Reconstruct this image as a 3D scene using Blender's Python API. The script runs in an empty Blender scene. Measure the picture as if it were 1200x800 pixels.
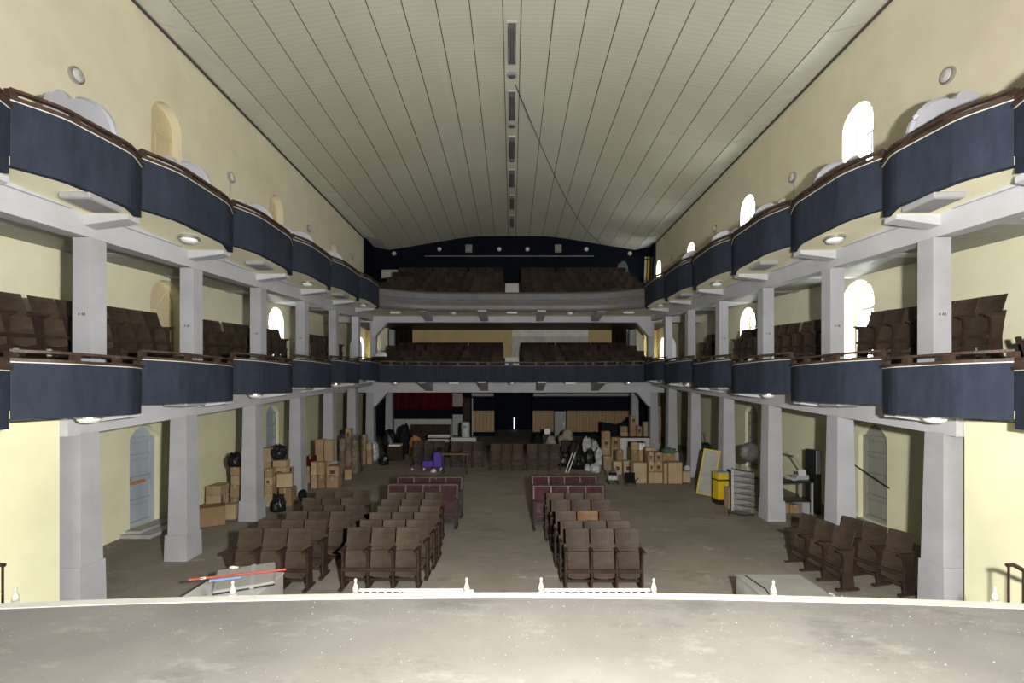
import bpy, math, random
from mathutils import Vector, Matrix, noise

# ------------------------------------------------------------------ camera, world, lamp, exposure
PI = math.pi
CZ = 3.7            # camera height
RK = 0.0618         # rake of the galleries
F = 550.0           # focal length in pixels of the 1200 x 800 frame
scene = bpy.context.scene
C = scene.collection
cam_d = bpy.data.cameras.new('camera')
cam_d.sensor_width = 36.0
cam_d.lens = F / 1200.0 * 36.0
cam_d.shift_y = 58.0 / 1200.0
cam_d.clip_start = 0.05
cam_d.clip_end = 200
cam = bpy.data.objects.new('camera', cam_d)
cam.location = (0, 0, CZ)
cam.rotation_euler = (PI / 2, 0, 0)
C.objects.link(cam)
scene.camera = cam

world = bpy.data.worlds.new('world')
scene.world = world
world.use_nodes = True
bg = world.node_tree.nodes['Background']
bg.inputs[0].default_value = (0.92, 0.96, 1.0, 1)
bg.inputs[1].default_value = 14.0

lamp_d = bpy.data.lights.new('work_lamp', 'POINT')
lamp_d.energy = 4600
lamp_d.color = (1.0, 0.975, 0.93)
lamp_d.shadow_soft_size = 0.08
lamp = bpy.data.objects.new('work_lamp', lamp_d)
lamp.location = (0.75, 0.0, CZ + 0.2)
C.objects.link(lamp)

scene.view_settings.view_transform = 'Standard'
scene.view_settings.look = 'None'
scene.view_settings.gamma = 1.0
scene.view_settings.use_curve_mapping = False
scene.view_settings.exposure = 0.0
try:
    scene.cycles.use_denoising = True
    scene.cycles.max_bounces = 8
    scene.cycles.diffuse_bounces = 5
    scene.cycles.transparent_max_bounces = 16
    scene.cycles.sample_clamp_indirect = 6.0
except Exception:
    pass

# ------------------------------------------------------------------ helpers
def fz(y):
    return 0.40 + 0.0345 * y

def dm(d):
    return 1815.0 / (2035.0 / d - 15.0)

def fl(px, py):
    """point of the raked floor seen at a pixel"""
    d = 1815.0 / (py - 439.0)
    return (px - 600) * d / F, d

def at(px, py, d):
    return Vector(((px - 600) * d / F, d, CZ + (458 - py) * d / F))

class MB:
    def __init__(s):
        s.v = []; s.f = []; s.sm = False
    def add(s, vs, fs):
        n = len(s.v)
        s.v += [tuple(p) for p in vs]
        s.f += [tuple(i + n for i in f) for f in fs]
        return s
    def hexa(s, p):
        """8 corners: bottom 4 ccw, top 4 ccw"""
        return s.add(p, [(3, 2, 1, 0), (4, 5, 6, 7), (0, 1, 5, 4), (1, 2, 6, 5), (2, 3, 7, 6), (3, 0, 4, 7)])
    def box(s, x0, x1, y0, y1, z0, z1):
        return s.hexa([(x0, y0, z0), (x1, y0, z0), (x1, y1, z0), (x0, y1, z0),
                       (x0, y0, z1), (x1, y0, z1), (x1, y1, z1), (x0, y1, z1)])
    def cbox(s, c, size, M=None):
        hx, hy, hz = size[0] / 2, size[1] / 2, size[2] / 2
        c = Vector(c)
        ps = [Vector(q) for q in ((-hx, -hy, -hz), (hx, -hy, -hz), (hx, hy, -hz), (-hx, hy, -hz),
                                  (-hx, -hy, hz), (hx, -hy, hz), (hx, hy, hz), (-hx, hy, hz))]
        if M is not None:
            ps = [M @ p for p in ps]
        return s.hexa([c + p for p in ps])
    def chamfer(s, x0, x1, y0, y1, z0, z1, b):
        """box with bevelled edges (24 verts)"""
        vs = []; idx = {}
        for ix, X in enumerate((x0, x1)):
            for iy, Y in enumerate((y0, y1)):
                for iz, Z in enumerate((z0, z1)):
                    sx, sy, sz = (1 - 2 * ix), (1 - 2 * iy), (1 - 2 * iz)
                    idx[ix, iy, iz, 0] = len(vs); vs.append((X, Y + sy * b, Z + sz * b))
                    idx[ix, iy, iz, 1] = len(vs); vs.append((X + sx * b, Y, Z + sz * b))
                    idx[ix, iy, iz, 2] = len(vs); vs.append((X + sx * b, Y + sy * b, Z))
        f = []
        for ix in (0, 1):
            q = [idx[ix, 0, 0, 0], idx[ix, 1, 0, 0], idx[ix, 1, 1, 0], idx[ix, 0, 1, 0]]
            f.append(q if ix else q[::-1])
            q = [idx[0, ix, 0, 1], idx[1, ix, 0, 1], idx[1, ix, 1, 1], idx[0, ix, 1, 1]]
            f.append(q[::-1] if ix else q)
            q = [idx[0, 0, ix, 2], idx[1, 0, ix, 2], idx[1, 1, ix, 2], idx[0, 1, ix, 2]]
            f.append(q if ix else q[::-1])
        for a in (0, 1):
            for b2 in (0, 1):
                f.append((idx[a, b2, 0, 0], idx[a, b2, 0, 1], idx[a, b2, 1, 1], idx[a, b2, 1, 0]))
                f.append((idx[a, 0, b2, 0], idx[a, 0, b2, 2], idx[a, 1, b2, 2], idx[a, 1, b2, 0]))
                f.append((idx[0, a, b2, 1], idx[0, a, b2, 2], idx[1, a, b2, 2], idx[1, a, b2, 1]))
                for c in (0, 1):
                    f.append((idx[a, b2, c, 0], idx[a, b2, c, 1], idx[a, b2, c, 2]))
        return s.add(vs, f)
    def prism(s, poly, axis, a, b):
        """polygon (u,v) extruded along axis between a and b; axis x:(u,v)=(y,z)  y:(x,z)  z:(x,y)"""
        n = len(poly)
        def P(u, v, w):
            return {'x': (w, u, v), 'y': (u, w, v), 'z': (u, v, w)}[axis]
        vs = [P(u, v, a) for u, v in poly] + [P(u, v, b) for u, v in poly]
        fs = [tuple(range(n))[::-1], tuple(range(n, 2 * n))]
        fs += [(i, (i + 1) % n, n + (i + 1) % n, n + i) for i in range(n)]
        return s.add(vs, fs)
    def tube(s, pts, r, n=8, cap=True):
        pts = [Vector(p) for p in pts]
        rs = r if isinstance(r, (list, tuple)) else [r] * len(pts)
        vs = []; fs = []
        for i, p in enumerate(pts):
            t = (pts[min(i + 1, len(pts) - 1)] - pts[max(i - 1, 0)]).normalized()
            up = Vector((0, 0, 1)) if abs(t.z) < 0.9 else Vector((1, 0, 0))
            a = t.cross(up).normalized(); b = t.cross(a)
            for k in range(n):
                w = 2 * PI * k / n
                vs.append(p + (a * math.cos(w) + b * math.sin(w)) * rs[i])
        for i in range(len(pts) - 1):
            for k in range(n):
                fs.append((i * n + k, i * n + (k + 1) % n, (i + 1) * n + (k + 1) % n, (i + 1) * n + k))
        if cap:
            fs.append(tuple(range(n))[::-1]); fs.append(tuple(range((len(pts) - 1) * n, len(pts) * n)))
        return s.add(vs, fs)
    def lathe(s, prof, n=16, c=(0, 0, 0), axis='z'):
        """prof: (r, h) list revolved round the axis through c"""
        vs = []; fs = []
        for r, h in prof:
            for k in range(n):
                w = 2 * PI * k / n
                u, v = r * math.cos(w), r * math.sin(w)
                p = {'z': (u, v, h), 'x': (h, u, v), 'y': (u, h, v)}[axis]
                vs.append((p[0] + c[0], p[1] + c[1], p[2] + c[2]))
        for i in range(len(prof) - 1):
            for k in range(n):
                fs.append((i * n + k, i * n + (k + 1) % n, (i + 1) * n + (k + 1) % n, (i + 1) * n + k))
        fs.append(tuple(range(n))[::-1]); fs.append(tuple(range((len(prof) - 1) * n, len(prof) * n)))
        return s.add(vs, fs)
    def sweep(s, path, sec, close=True):
        """path: (x, y, z) with horizontal frame; sec: (out, up) polygon. out = to the right of travel"""
        path = [Vector(p) for p in path]; n = len(sec); vs = []; fs = []
        for i, p in enumerate(path):
            t = path[min(i + 1, len(path) - 1)] - path[max(i - 1, 0)]
            t.z = 0; t.normalize()
            o = Vector((t.y, -t.x, 0))
            for u, v in sec:
                vs.append(p + o * u + Vector((0, 0, v)))
        for i in range(len(path) - 1):
            for k in range(n):
                fs.append((i * n + k, i * n + (k + 1) % n, (i + 1) * n + (k + 1) % n, (i + 1) * n + k))
        if close:
            fs.append(tuple(range(n))[::-1]); fs.append(tuple(range((len(path) - 1) * n, len(path) * n)))
        return s.add(vs, fs)
    def blob(s, c, size, seed, rough=0.25, freq=2.2, n=14, flat=0.35):
        """crumpled bag: sphere grid pushed by noise, flattened underneath"""
        vs = []; fs = []; m = n * 2
        off = Vector((seed * 7.31, seed * 3.17, seed * 1.7))
        for i in range(n + 1):
            th = PI * i / n
            for k in range(m):
                ph = 2 * PI * k / m
                d = Vector((math.sin(th) * math.cos(ph), math.sin(th) * math.sin(ph), math.cos(th)))
                q = 1 + rough * (noise.noise(d * freq + off) + 0.6 * abs(noise.noise(d * freq * 2.7 + off)) + 0.3 * noise.noise(d * freq * 6 + off))
                p = d * q
                if p.z < -1 + flat:
                    p.z = -1 + flat
                vs.append((c[0] + p.x * size[0], c[1] + p.y * size[1], c[2] + (p.z + 1 - flat) * size[2]))
        for i in range(n):
            for k in range(m):
                fs.append((i * m + k, (i + 1) * m + k, (i + 1) * m + (k + 1) % m, i * m + (k + 1) % m))
        s.sm = True
        return s.add(vs, fs)
    def mesh(s, name, mat=None, smooth=None):
        import bmesh
        me = bpy.data.meshes.new(name)
        me.from_pydata(s.v, [], s.f)
        bm = bmesh.new(); bm.from_mesh(me)
        bmesh.ops.recalc_face_normals(bm, faces=bm.faces)
        bm.to_mesh(me); bm.free()
        if mat is not None:
            me.materials.append(MT[mat] if isinstance(mat, str) else mat)
        if (s.sm if smooth is None else smooth):
            me.polygons.foreach_set('use_smooth', [True] * len(me.polygons))
        return me

def ob(name, geo, mat=None, parent=None, loc=None, rot=None, smooth=None):
    me = geo.mesh(name, mat, smooth) if isinstance(geo, MB) else geo
    o = bpy.data.objects.new(name, me)
    C.objects.link(o)
    if parent is not None: o.parent = parent
    if loc is not None: o.location = loc
    if rot is not None: o.rotation_euler = rot
    return o

def tag(o, label, cat, group=None, kind=None):
    o['label'] = label; o['category'] = cat
    if group: o['group'] = group
    if kind: o['kind'] = kind
    return o

def thing(name, label, cat, loc=(0, 0, 0), rot=0.0, group=None):
    o = bpy.data.objects.new(name, None)
    o.empty_display_size = 0.1
    C.objects.link(o)
    o.location = loc
    o.rotation_euler = (0, 0, rot) if not isinstance(rot, tuple) else rot
    return tag(o, label, cat, group)

def struct(name, geo=None, mat=None, label=None):
    if geo is None:
        o = bpy.data.objects.new(name, None); C.objects.link(o)
    else:
        o = ob(name, geo, mat)
    o['kind'] = 'structure'
    if label: o['label'] = label
    return o

def make(proto, t):
    """instance a prototype [(part, mesh, [(subpart, mesh)...]), ...] under the thing t"""
    for name, me, subs in proto:
        p = ob(name, me, parent=t)
        for n2, m2 in subs:
            ob(n2, m2, parent=p)
    return t

ORD = ['first', 'second', 'third', 'fourth', 'fifth', 'sixth', 'seventh', 'eighth', 'ninth', 'tenth', 'eleventh', 'twelfth']

# ------------------------------------------------------------------ materials
MT = {}
def M(name, col, rough=0.6, var=0.12, scale=3.0, bump=0.0, bscale=40.0, metal=0.0, spec=0.3, rnd=0.0, col2=None, thr=(0.45, 0.65), detail=6, stretch=None, sheen=0):
    m = bpy.data.materials.new(name); m.use_nodes = True
    nt = m.node_tree; N = nt.nodes; L = nt.links
    b = N['Principled BSDF']
    b.inputs['Roughness'].default_value = rough
    b.inputs['Metallic'].default_value = metal
    b.inputs['Specular IOR Level'].default_value = spec
    tc = N.new('ShaderNodeTexCoord')
    src = tc.outputs['Object']
    if stretch:
        mp = N.new('ShaderNodeMapping'); mp.inputs['Scale'].default_value = stretch
        L.new(src, mp.inputs[0]); src = mp.outputs[0]
    nz = N.new('ShaderNodeTexNoise'); nz.inputs['Scale'].default_value = scale; nz.inputs['Detail'].default_value = detail
    L.new(src, nz.inputs['Vector'])
    rp = N.new('ShaderNodeValToRGB')
    lo = tuple(c * (1 - var) for c in col) + (1,); hi = tuple(min(1, c * (1 + var)) for c in col) + (1,)
    rp.color_ramp.elements[0].position = 0.3; rp.color_ramp.elements[0].color = lo
    rp.color_ramp.elements[1].position = 0.7; rp.color_ramp.elements[1].color = hi
    L.new(nz.outputs[0], rp.inputs[0])
    out = rp.outputs[0]
    if col2:
        n2 = N.new('ShaderNodeTexNoise'); n2.inputs['Scale'].default_value = scale * 0.37; n2.inputs['Detail'].default_value = 8
        n2.inputs['Roughness'].default_value = 0.65
        L.new(src, n2.inputs['Vector'])
        r2 = N.new('ShaderNodeValToRGB')
        r2.color_ramp.elements[0].position = thr[0]; r2.color_ramp.elements[0].color = (0, 0, 0, 1)
        r2.color_ramp.elements[1].position = thr[1]; r2.color_ramp.elements[1].color = (1, 1, 1, 1)
        L.new(n2.outputs[0], r2.inputs[0])
        mx = N.new('ShaderNodeMixRGB'); mx.inputs[2].default_value = tuple(col2) + (1,)
        L.new(r2.outputs[0], mx.inputs[0]); L.new(out, mx.inputs[1]); out = mx.outputs[0]
    if rnd:
        oi = N.new('ShaderNodeObjectInfo')
        mr = N.new('ShaderNodeMapRange'); mr.inputs[3].default_value = 1 - rnd; mr.inputs[4].default_value = 1 + rnd
        L.new(oi.outputs['Random'], mr.inputs[0])
        hs = N.new('ShaderNodeHueSaturation'); L.new(mr.outputs[0], hs.inputs['Value']); L.new(out, hs.inputs['Color']); out = hs.outputs[0]
    L.new(out, b.inputs['Base Color'])
    if bump:
        nb = N.new('ShaderNodeTexNoise'); nb.inputs['Scale'].default_value = bscale; nb.inputs['Detail'].default_value = 4
        L.new(src, nb.inputs['Vector'])
        bp = N.new('ShaderNodeBump'); bp.inputs['Strength'].default_value = bump; bp.inputs['Distance'].default_value = 0.02
        L.new(nb.outputs[0], bp.inputs['Height']); L.new(bp.outputs[0], b.inputs['Normal'])
    MT[name] = m
    return m

def emis(name, col, strength):
    m = bpy.data.materials.new(name); m.use_nodes = True
    b = m.node_tree.nodes['Principled BSDF']
    b.inputs['Base Color'].default_value = (0, 0, 0, 1)
    b.inputs['Emission Color'].default_value = tuple(col) + (1,)
    b.inputs['Emission Strength'].default_value = strength
    MT[name] = m

def clear(name, col, opacity, rough, bump=0.0, bscale=20, metal=0.0):
    """thin clear sheet: mostly transparent with a glossy skin"""
    m = bpy.data.materials.new(name); m.use_nodes = True
    nt = m.node_tree; N = nt.nodes; L = nt.links
    out = N['Material Output']; b = N['Principled BSDF']
    b.inputs['Base Color'].default_value = tuple(col) + (1,)
    b.inputs['Roughness'].default_value = rough
    b.inputs['Specular IOR Level'].default_value = 0.6
    b.inputs['Metallic'].default_value = metal
    tr = N.new('ShaderNodeBsdfTransparent'); mx = N.new('ShaderNodeMixShader')
    fr = N.new('ShaderNodeTexNoise'); fr.inputs['Scale'].default_value = bscale * 0.5
    tc = N.new('ShaderNodeTexCoord'); L.new(tc.outputs['Object'], fr.inputs['Vector'])
    mr = N.new('ShaderNodeMapRange'); mr.inputs[1].default_value = 0.3; mr.inputs[2].default_value = 0.7
    mr.inputs[3].default_value = opacity * 0.35; mr.inputs[4].default_value = min(1, opacity * 1.65)
    L.new(fr.outputs[0], mr.inputs[0]); L.new(mr.outputs[0], mx.inputs[0])
    L.new(tr.outputs[0], mx.inputs[1]); L.new(b.outputs[0], mx.inputs[2]); L.new(mx.outputs[0], out.inputs[0])
    if bump:
        nb = N.new('ShaderNodeTexNoise'); nb.inputs['Scale'].default_value = bscale; nb.inputs['Detail'].default_value = 3
        L.new(tc.outputs['Object'], nb.inputs['Vector'])
        bp = N.new('ShaderNodeBump'); bp.inputs['Strength'].default_value = bump; bp.inputs['Distance'].default_value = 0.05
        L.new(nb.outputs[0], bp.inputs['Height']); L.new(bp.outputs[0], b.inputs['Normal'])
    MT[name] = m

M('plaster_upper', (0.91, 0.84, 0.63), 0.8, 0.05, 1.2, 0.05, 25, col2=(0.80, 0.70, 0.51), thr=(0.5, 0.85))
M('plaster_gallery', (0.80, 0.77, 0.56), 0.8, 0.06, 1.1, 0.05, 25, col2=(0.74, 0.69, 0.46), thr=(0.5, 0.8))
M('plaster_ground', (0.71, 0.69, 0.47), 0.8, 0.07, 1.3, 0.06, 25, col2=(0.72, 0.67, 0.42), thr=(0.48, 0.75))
M('soffit_cream', (0.80, 0.76, 0.54), 0.8, 0.06, 1.5)
M('column_grey', (0.35, 0.35, 0.37), 0.7, 0.07, 2.0, 0.06, 30, col2=(0.30, 0.30, 0.295), thr=(0.52, 0.72))
M('beam_grey', (0.45, 0.45, 0.475), 0.7, 0.05, 1.5, col2=(0.37, 0.37, 0.38), thr=(0.5, 0.75))
M('navy_cloth', (0.027, 0.033, 0.050), 0.8, 0.16, 9.0, 0.5, 120, spec=0.10, stretch=(1, 1, 0.35))
M('navy_wall', (0.0075, 0.0095, 0.0175), 0.9, 0.2, 2.0, spec=0.05)
M('rail_brown', (0.05, 0.030, 0.022), 0.5, 0.35, 8.0, 0.2, 50, col2=(0.13, 0.085, 0.06), thr=(0.62, 0.75))
M('trim_white', (0.62, 0.60, 0.52), 0.6, 0.1, 10)
M('crumb', (0.36, 0.35, 0.31), 0.8, 0.3, 10)
M('stage_white', (0.40, 0.385, 0.33), 0.6, 0.08, 4.0, col2=(0.28, 0.24, 0.15), thr=(0.64, 0.72))
M('finial_white', (0.36, 0.34, 0.28), 0.6, 0.1, 8)
M('slat_grey', (0.27, 0.27, 0.235), 0.5, 0.08, 2, spec=0.3)
M('cove_grey', (0.74, 0.77, 0.70), 0.7, 0.06, 1.5, col2=(0.66, 0.69, 0.63), thr=(0.5, 0.7))
M('grey_parapet', (0.115, 0.115, 0.125), 0.5, 0.1, 3.0, col2=(0.13, 0.10, 0.07), thr=(0.5, 0.66), spec=0.5)
M('divider_grey', (0.52, 0.52, 0.57), 0.6, 0.05, 2)
M('seat_wood', (0.048, 0.034, 0.024), 0.5, 0.22, 5.0, 0.15, 30, spec=0.09, rnd=0.2, stretch=(1, 1, 4), col2=(0.074, 0.055, 0.041), thr=(0.56, 0.75))
M('seat_wood_shaded', (0.036, 0.026, 0.021), 0.6, 0.25, 5.0, spec=0.06, rnd=0.3)  # seat wood darkened to stand in for the lamp's falloff at the back
M('seat_wood_pale', (0.115, 0.066, 0.030), 0.5, 0.22, 5.0, spec=0.1, stretch=(1, 1, 4))
M('seat_frame', (0.034, 0.022, 0.016), 0.5, 0.25, 6.0, spec=0.12, rnd=0.15)
M('maroon', (0.055, 0.006, 0.013), 0.6, 0.2, 6.0, spec=0.06)
M('gold_strip', (0.16, 0.10, 0.06), 0.45, 0.1, 4.0)
M('door_bluegrey', (0.36, 0.41, 0.46), 0.6, 0.12, 3.0, col2=(0.30, 0.33, 0.35), thr=(0.55, 0.7), stretch=(1, 1, 0.3))
M('door_grey', (0.26, 0.26, 0.22), 0.6, 0.12, 3.0, stretch=(1, 1, 0.3))
M('window_white', (0.80, 0.80, 0.78), 0.5, 0.04, 2)
M('window_cream', (0.70, 0.60, 0.38), 0.6, 0.05, 2)
M('concrete', (0.36, 0.36, 0.35), 0.8, 0.15, 4.0, 0.1, 30)
M('steel', (0.55, 0.55, 0.55), 0.28, 0.08, 6, metal=0.9)
M('lamp_white', (0.72, 0.72, 0.70), 0.35, 0.03, 4, spec=0.5)
M('lamp_dull', (0.24, 0.24, 0.235), 0.5, 0.08, 4)
M('lamp_grey', (0.30, 0.30, 0.30), 0.5, 0.08, 4)
M('grille', (0.10, 0.095, 0.10), 0.5, 0.1, 8)
M('mattress_grey', (0.085, 0.082, 0.074), 0.5, 0.3, 9, 0.4, 18, spec=0.4)
M('black_metal', (0.012, 0.012, 0.013), 0.4, 0.2, 8, spec=0.4)
M('black_cloth', (0.010, 0.010, 0.012), 0.7, 0.3, 5, 0.4, 14, spec=0.1)
M('drape_dark', (0.030, 0.020, 0.013), 0.8, 0.4, 4, spec=0.05, stretch=(6, 6, 0.3))
M('wainscot', (0.36, 0.235, 0.105), 0.5, 0.2, 5, stretch=(6, 6, 0.4))
M('dark_brown', (0.035, 0.020, 0.014), 0.5, 0.3, 5, spec=0.1)
M('red_dark', (0.085, 0.006, 0.008), 0.7, 0.2, 4, spec=0.08)
M('white_panel', (0.46, 0.46, 0.44), 0.5, 0.06, 4)
M('bare_plaster', (0.82, 0.80, 0.72), 0.8, 0.08, 3, col2=(0.72, 0.69, 0.60), thr=(0.45, 0.6))
M('ochre', (0.58, 0.44, 0.20), 0.8, 0.08, 2)
M('bare_grey', (0.62, 0.60, 0.53), 0.8, 0.08, 3, col2=(0.52, 0.50, 0.43), thr=(0.45, 0.6))
M('pinkish', (0.34, 0.27, 0.25), 0.6, 0.05, 3)
clear('pane_clear', (0.75, 0.80, 0.82), 0.06, 0.15)
clear('plastic_wrap', (0.05, 0.05, 0.05), 0.30, 0.10, 1.0, 14)
clear('plastic_bag', (0.62, 0.63, 0.62), 0.55, 0.22, 0.9, 12)

# raked auditorium floor: grey-brown, scuffed, with pale dust
def floor_material(name, base, dust, bscale, dthr, speck):
    m = bpy.data.materials.new(name); m.use_nodes = True
    nt = m.node_tree; N = nt.nodes; L = nt.links; b = N['Principled BSDF']
    b.inputs['Roughness'].default_value = 0.75; b.inputs['Specular IOR Level'].default_value = 0.2
    tc = N.new('ShaderNodeTexCoord')
    def nz(sc, det, rg=0.6, st=None):
        n = N.new('ShaderNodeTexNoise'); n.inputs['Scale'].default_value = sc; n.inputs['Detail'].default_value = det; n.inputs['Roughness'].default_value = rg
        s = tc.outputs['Object']
        if st:
            mp = N.new('ShaderNodeMapping'); mp.inputs['Scale'].default_value = st; L.new(s, mp.inputs[0]); s = mp.outputs[0]
        L.new(s, n.inputs['Vector']); return n.outputs[0]
    def ramp(x, a, c0, bb, c1):
        r = N.new('ShaderNodeValToRGB'); r.color_ramp.elements[0].position = a; r.color_ramp.elements[1].position = bb
        r.color_ramp.elements[0].color = tuple(c0) + (1,); r.color_ramp.elements[1].color = tuple(c1) + (1,)
        L.new(x, r.inputs[0]); return r.outputs[0]
    def mix(f, a, col):
        mx = N.new('ShaderNodeMixRGB'); L.new(f, mx.inputs[0]); L.new(a, mx.inputs[1]); mx.inputs[2].default_value = tuple(col) + (1,)
        return mx.outputs[0]
    c = ramp(nz(0.9, 7), 0.3, [x * 0.82 for x in base], 0.7, [x * 1.15 for x in base])
    c = mix(ramp(nz(0.9, 9, 0.74, (1, 2.0, 1)), 0.54, (0, 0, 0), 0.66, (0.6, 0.6, 0.6)), c, [x * 0.5 for x in base])
    c = mix(ramp(nz(1.7, 10, 0.78, (1, 2.2, 1)), dthr, (0, 0, 0), dthr + 0.12, (0.75, 0.75, 0.75)), c, dust)
    c = mix(ramp(nz(speck, 2), 0.70, (0, 0, 0), 0.74, (0.5, 0.5, 0.5)), c, dust)
    L.new(c, b.inputs['Base Color'])
    bp = N.new('ShaderNodeBump'); bp.inputs['Strength'].default_value = 0.25; bp.inputs['Distance'].default_value = 0.01
    L.new(nz(bscale, 5), bp.inputs['Height']); L.new(bp.outputs[0], b.inputs['Normal'])
    MT[name] = m
floor_material('floor_dusty', (0.225, 0.198, 0.160), (0.48, 0.46, 0.42), 60, 0.585, 34)
floor_material('stage_carpet', (0.135, 0.125, 0.110), (0.20, 0.19, 0.165), 150, 0.55, 60)

def ceiling_material():
    m = bpy.data.materials.new('ceiling_board'); m.use_nodes = True
    nt = m.node_tree; N = nt.nodes; L = nt.links; b = N['Principled BSDF']
    b.inputs['Roughness'].default_value = 0.7; b.inputs['Specular IOR Level'].default_value = 0.2
    tc = N.new('ShaderNodeTexCoord')
    w = N.new('ShaderNodeTexWave'); w.bands_direction = 'Y'; w.inputs['Scale'].default_value = 2.4; w.inputs['Distortion'].default_value = 3.0
    w.inputs['Detail'].default_value = 2; w.inputs['Detail Scale'].default_value = 0.6
    L.new(tc.outputs['Object'], w.inputs['Vector'])
    n = N.new('ShaderNodeTexNoise'); n.inputs['Scale'].default_value = 0.35; n.inputs['Detail'].default_value = 5
    L.new(tc.outputs['Object'], n.inputs['Vector'])
    r1 = N.new('ShaderNodeValToRGB')
    r1.color_ramp.elements[0].color = (0.62, 0.61, 0.49, 1); r1.color_ramp.elements[1].color = (0.66, 0.65, 0.53, 1)
    L.new(w.outputs[0], r1.inputs[0])
    r2 = N.new('ShaderNodeValToRGB'); r2.color_ramp.elements[0].position = 0.3; r2.color_ramp.elements[1].position = 0.7
    r2.color_ramp.elements[0].color = (0.90, 0.90, 0.90, 1); r2.color_ramp.elements[1].color = (1, 1, 1, 1)
    L.new(n.outputs[0], r2.inputs[0])
    mx = N.new('ShaderNodeMixRGB'); mx.blend_type = 'MULTIPLY'; mx.inputs[0].default_value = 1
    L.new(r1.outputs[0], mx.inputs[1]); L.new(r2.outputs[0], mx.inputs[2]); L.new(mx.outputs[0], b.inputs['Base Color'])
    MT['ceiling_board'] = m
ceiling_material()
M('ceiling_void', (0.10, 0.10, 0.08), 0.9, 0.1, 2)
for i, c in enumerate([(0.27, 0.185, 0.10), (0.32, 0.225, 0.125), (0.23, 0.15, 0.075), (0.36, 0.27, 0.16)]):
    M('card%d' % i, c, 0.75, 0.12, 4.0, rnd=0.12)
M('tape', (0.33, 0.27, 0.18), 0.3, 0.1, 6, spec=0.5)
M('print_dark', (0.05, 0.035, 0.03), 0.6, 0.2, 6)
M('paper_white', (0.62, 0.62, 0.60), 0.5, 0.05, 6)
M('black_bag', (0.008, 0.008, 0.009), 0.32, 0.3, 5, 0.7, 14, spec=0.5)
M('beige_cloth', (0.30, 0.26, 0.19), 0.8, 0.3, 6, 0.4, 12)
M('green_cloth', (0.06, 0.11, 0.07), 0.8, 0.3, 6, 0.4, 12)
M('yellow', (0.50, 0.34, 0.015), 0.4, 0.08, 5, spec=0.4)
M('red_paint', (0.42, 0.07, 0.04), 0.45, 0.2, 12)
M('blue_plastic', (0.18, 0.30, 0.62), 0.35, 0.08, 6)
M('violet_plastic', (0.075, 0.04, 0.30), 0.4, 0.15, 6)
M('grey_board', (0.26, 0.255, 0.225), 0.6, 0.1, 5)
M('plywood_grey', (0.33, 0.32, 0.28), 0.7, 0.12, 3, stretch=(1, 1, 0.2), col2=(0.42, 0.42, 0.40), thr=(0.5, 0.65))
M('orange_wood', (0.40, 0.18, 0.06), 0.5, 0.2, 6)
M('teal_cloth', (0.13, 0.19, 0.17), 0.8, 0.3, 5, 0.4, 10)
# ------------------------------------------------------------------ plan of the hall
W = 7.9                              # outer side walls
EDGE = [2.9, 4.95, 6.45, 8.5, 10.75, 13.0, 15.3, 17.5]   # column centres = balcony cusps
COL = EDGE[2:] + [19.75]
BACK = 25.3
TOPZ = CZ + 8.75

def h4(h, y):                        # height that follows the rake
    return CZ + h + RK * y

# floor of the auditorium
m = MB(); m.add([(-W - .4, 3.4, fz(3.4)), (W + .4, 3.4, fz(3.4)), (W + .4, 28.5, fz(28.5)), (-W - .4, 28.5, fz(28.5))], [(0, 1, 2, 3)])
struct('floor', m, 'floor_dusty')

# stage floor with a bowed front edge, white painted nosing
SZ = CZ - 1.75
def stage_edge(x):
    return 4.05 - 0.0118 * x * x
NX = 40
xs = [-5.88 + 11.76 * i / NX for i in range(NX + 1)]
m = MB(); vs = []; fs = []
for x in xs:
    e = stage_edge(x) - 0.01
    vs += [(x, -8, SZ), (x, e, SZ), (x, e, 0.1)]
for i in range(NX):
    a = i * 3; b = a + 3
    fs += [(a, b, b + 1, a + 1), (a + 1, b + 1, b + 2, a + 2)]
m.add(vs, fs)
struct('floor_stage', m, 'stage_carpet')
m = MB(); m.sweep([(x, stage_edge(x), SZ) for x in xs], [(-0.085, 0.0), (-0.082, 0.007), (0.012, 0.009), (0.012, -0.10), (-0.005, -0.10), (-0.005, 0.0)][::-1])
# sweep's "out" points to the right of travel (+x travel -> out = -y), so flip
m = MB(); m.sweep([(x, stage_edge(x), SZ) for x in xs], [(0.085, 0.0), (0.082, 0.007), (-0.012, 0.009), (-0.012, -0.10), (0.005, -0.10), (0.005, 0.0)])
struct('trim_1', m, 'stage_white')

# stage house behind the camera (dark, closed)
m = MB()
# unseen doorway added in the stage back wall to let in fill daylight
dx0, dx1, dz0, dz1 = -0.9, 0.9, SZ, SZ + 2.2
for xa, xb, za, zb_ in ((-9, dx0, 0, TOPZ), (dx1, 9, 0, TOPZ), (dx0, dx1, 0, dz0), (dx0, dx1, dz1, TOPZ)):
    m.add([(xa, -8, za), (xb, -8, za), (xb, -8, zb_), (xa, -8, zb_)], [(0, 1, 2, 3)])
struct('wall_stage', m, 'navy_wall')
for s, nm in ((-1, 'wall_stage_left'), (1, 'wall_stage_right')):
    m = MB(); m.add([(s * 9, -8, 0), (s * 9, 2.2, 0), (s * 9, 2.2, TOPZ), (s * 9, -8, TOPZ)], [(0, 1, 2, 3)])
    m.add([(s * 9, 2.2, 0), (s * 5.9, 2.2, 0), (s * 5.9, 2.2, TOPZ), (s * 9, 2.2, TOPZ)], [(0, 1, 2, 3)])
    struct(nm, m, 'navy_wall')
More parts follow.
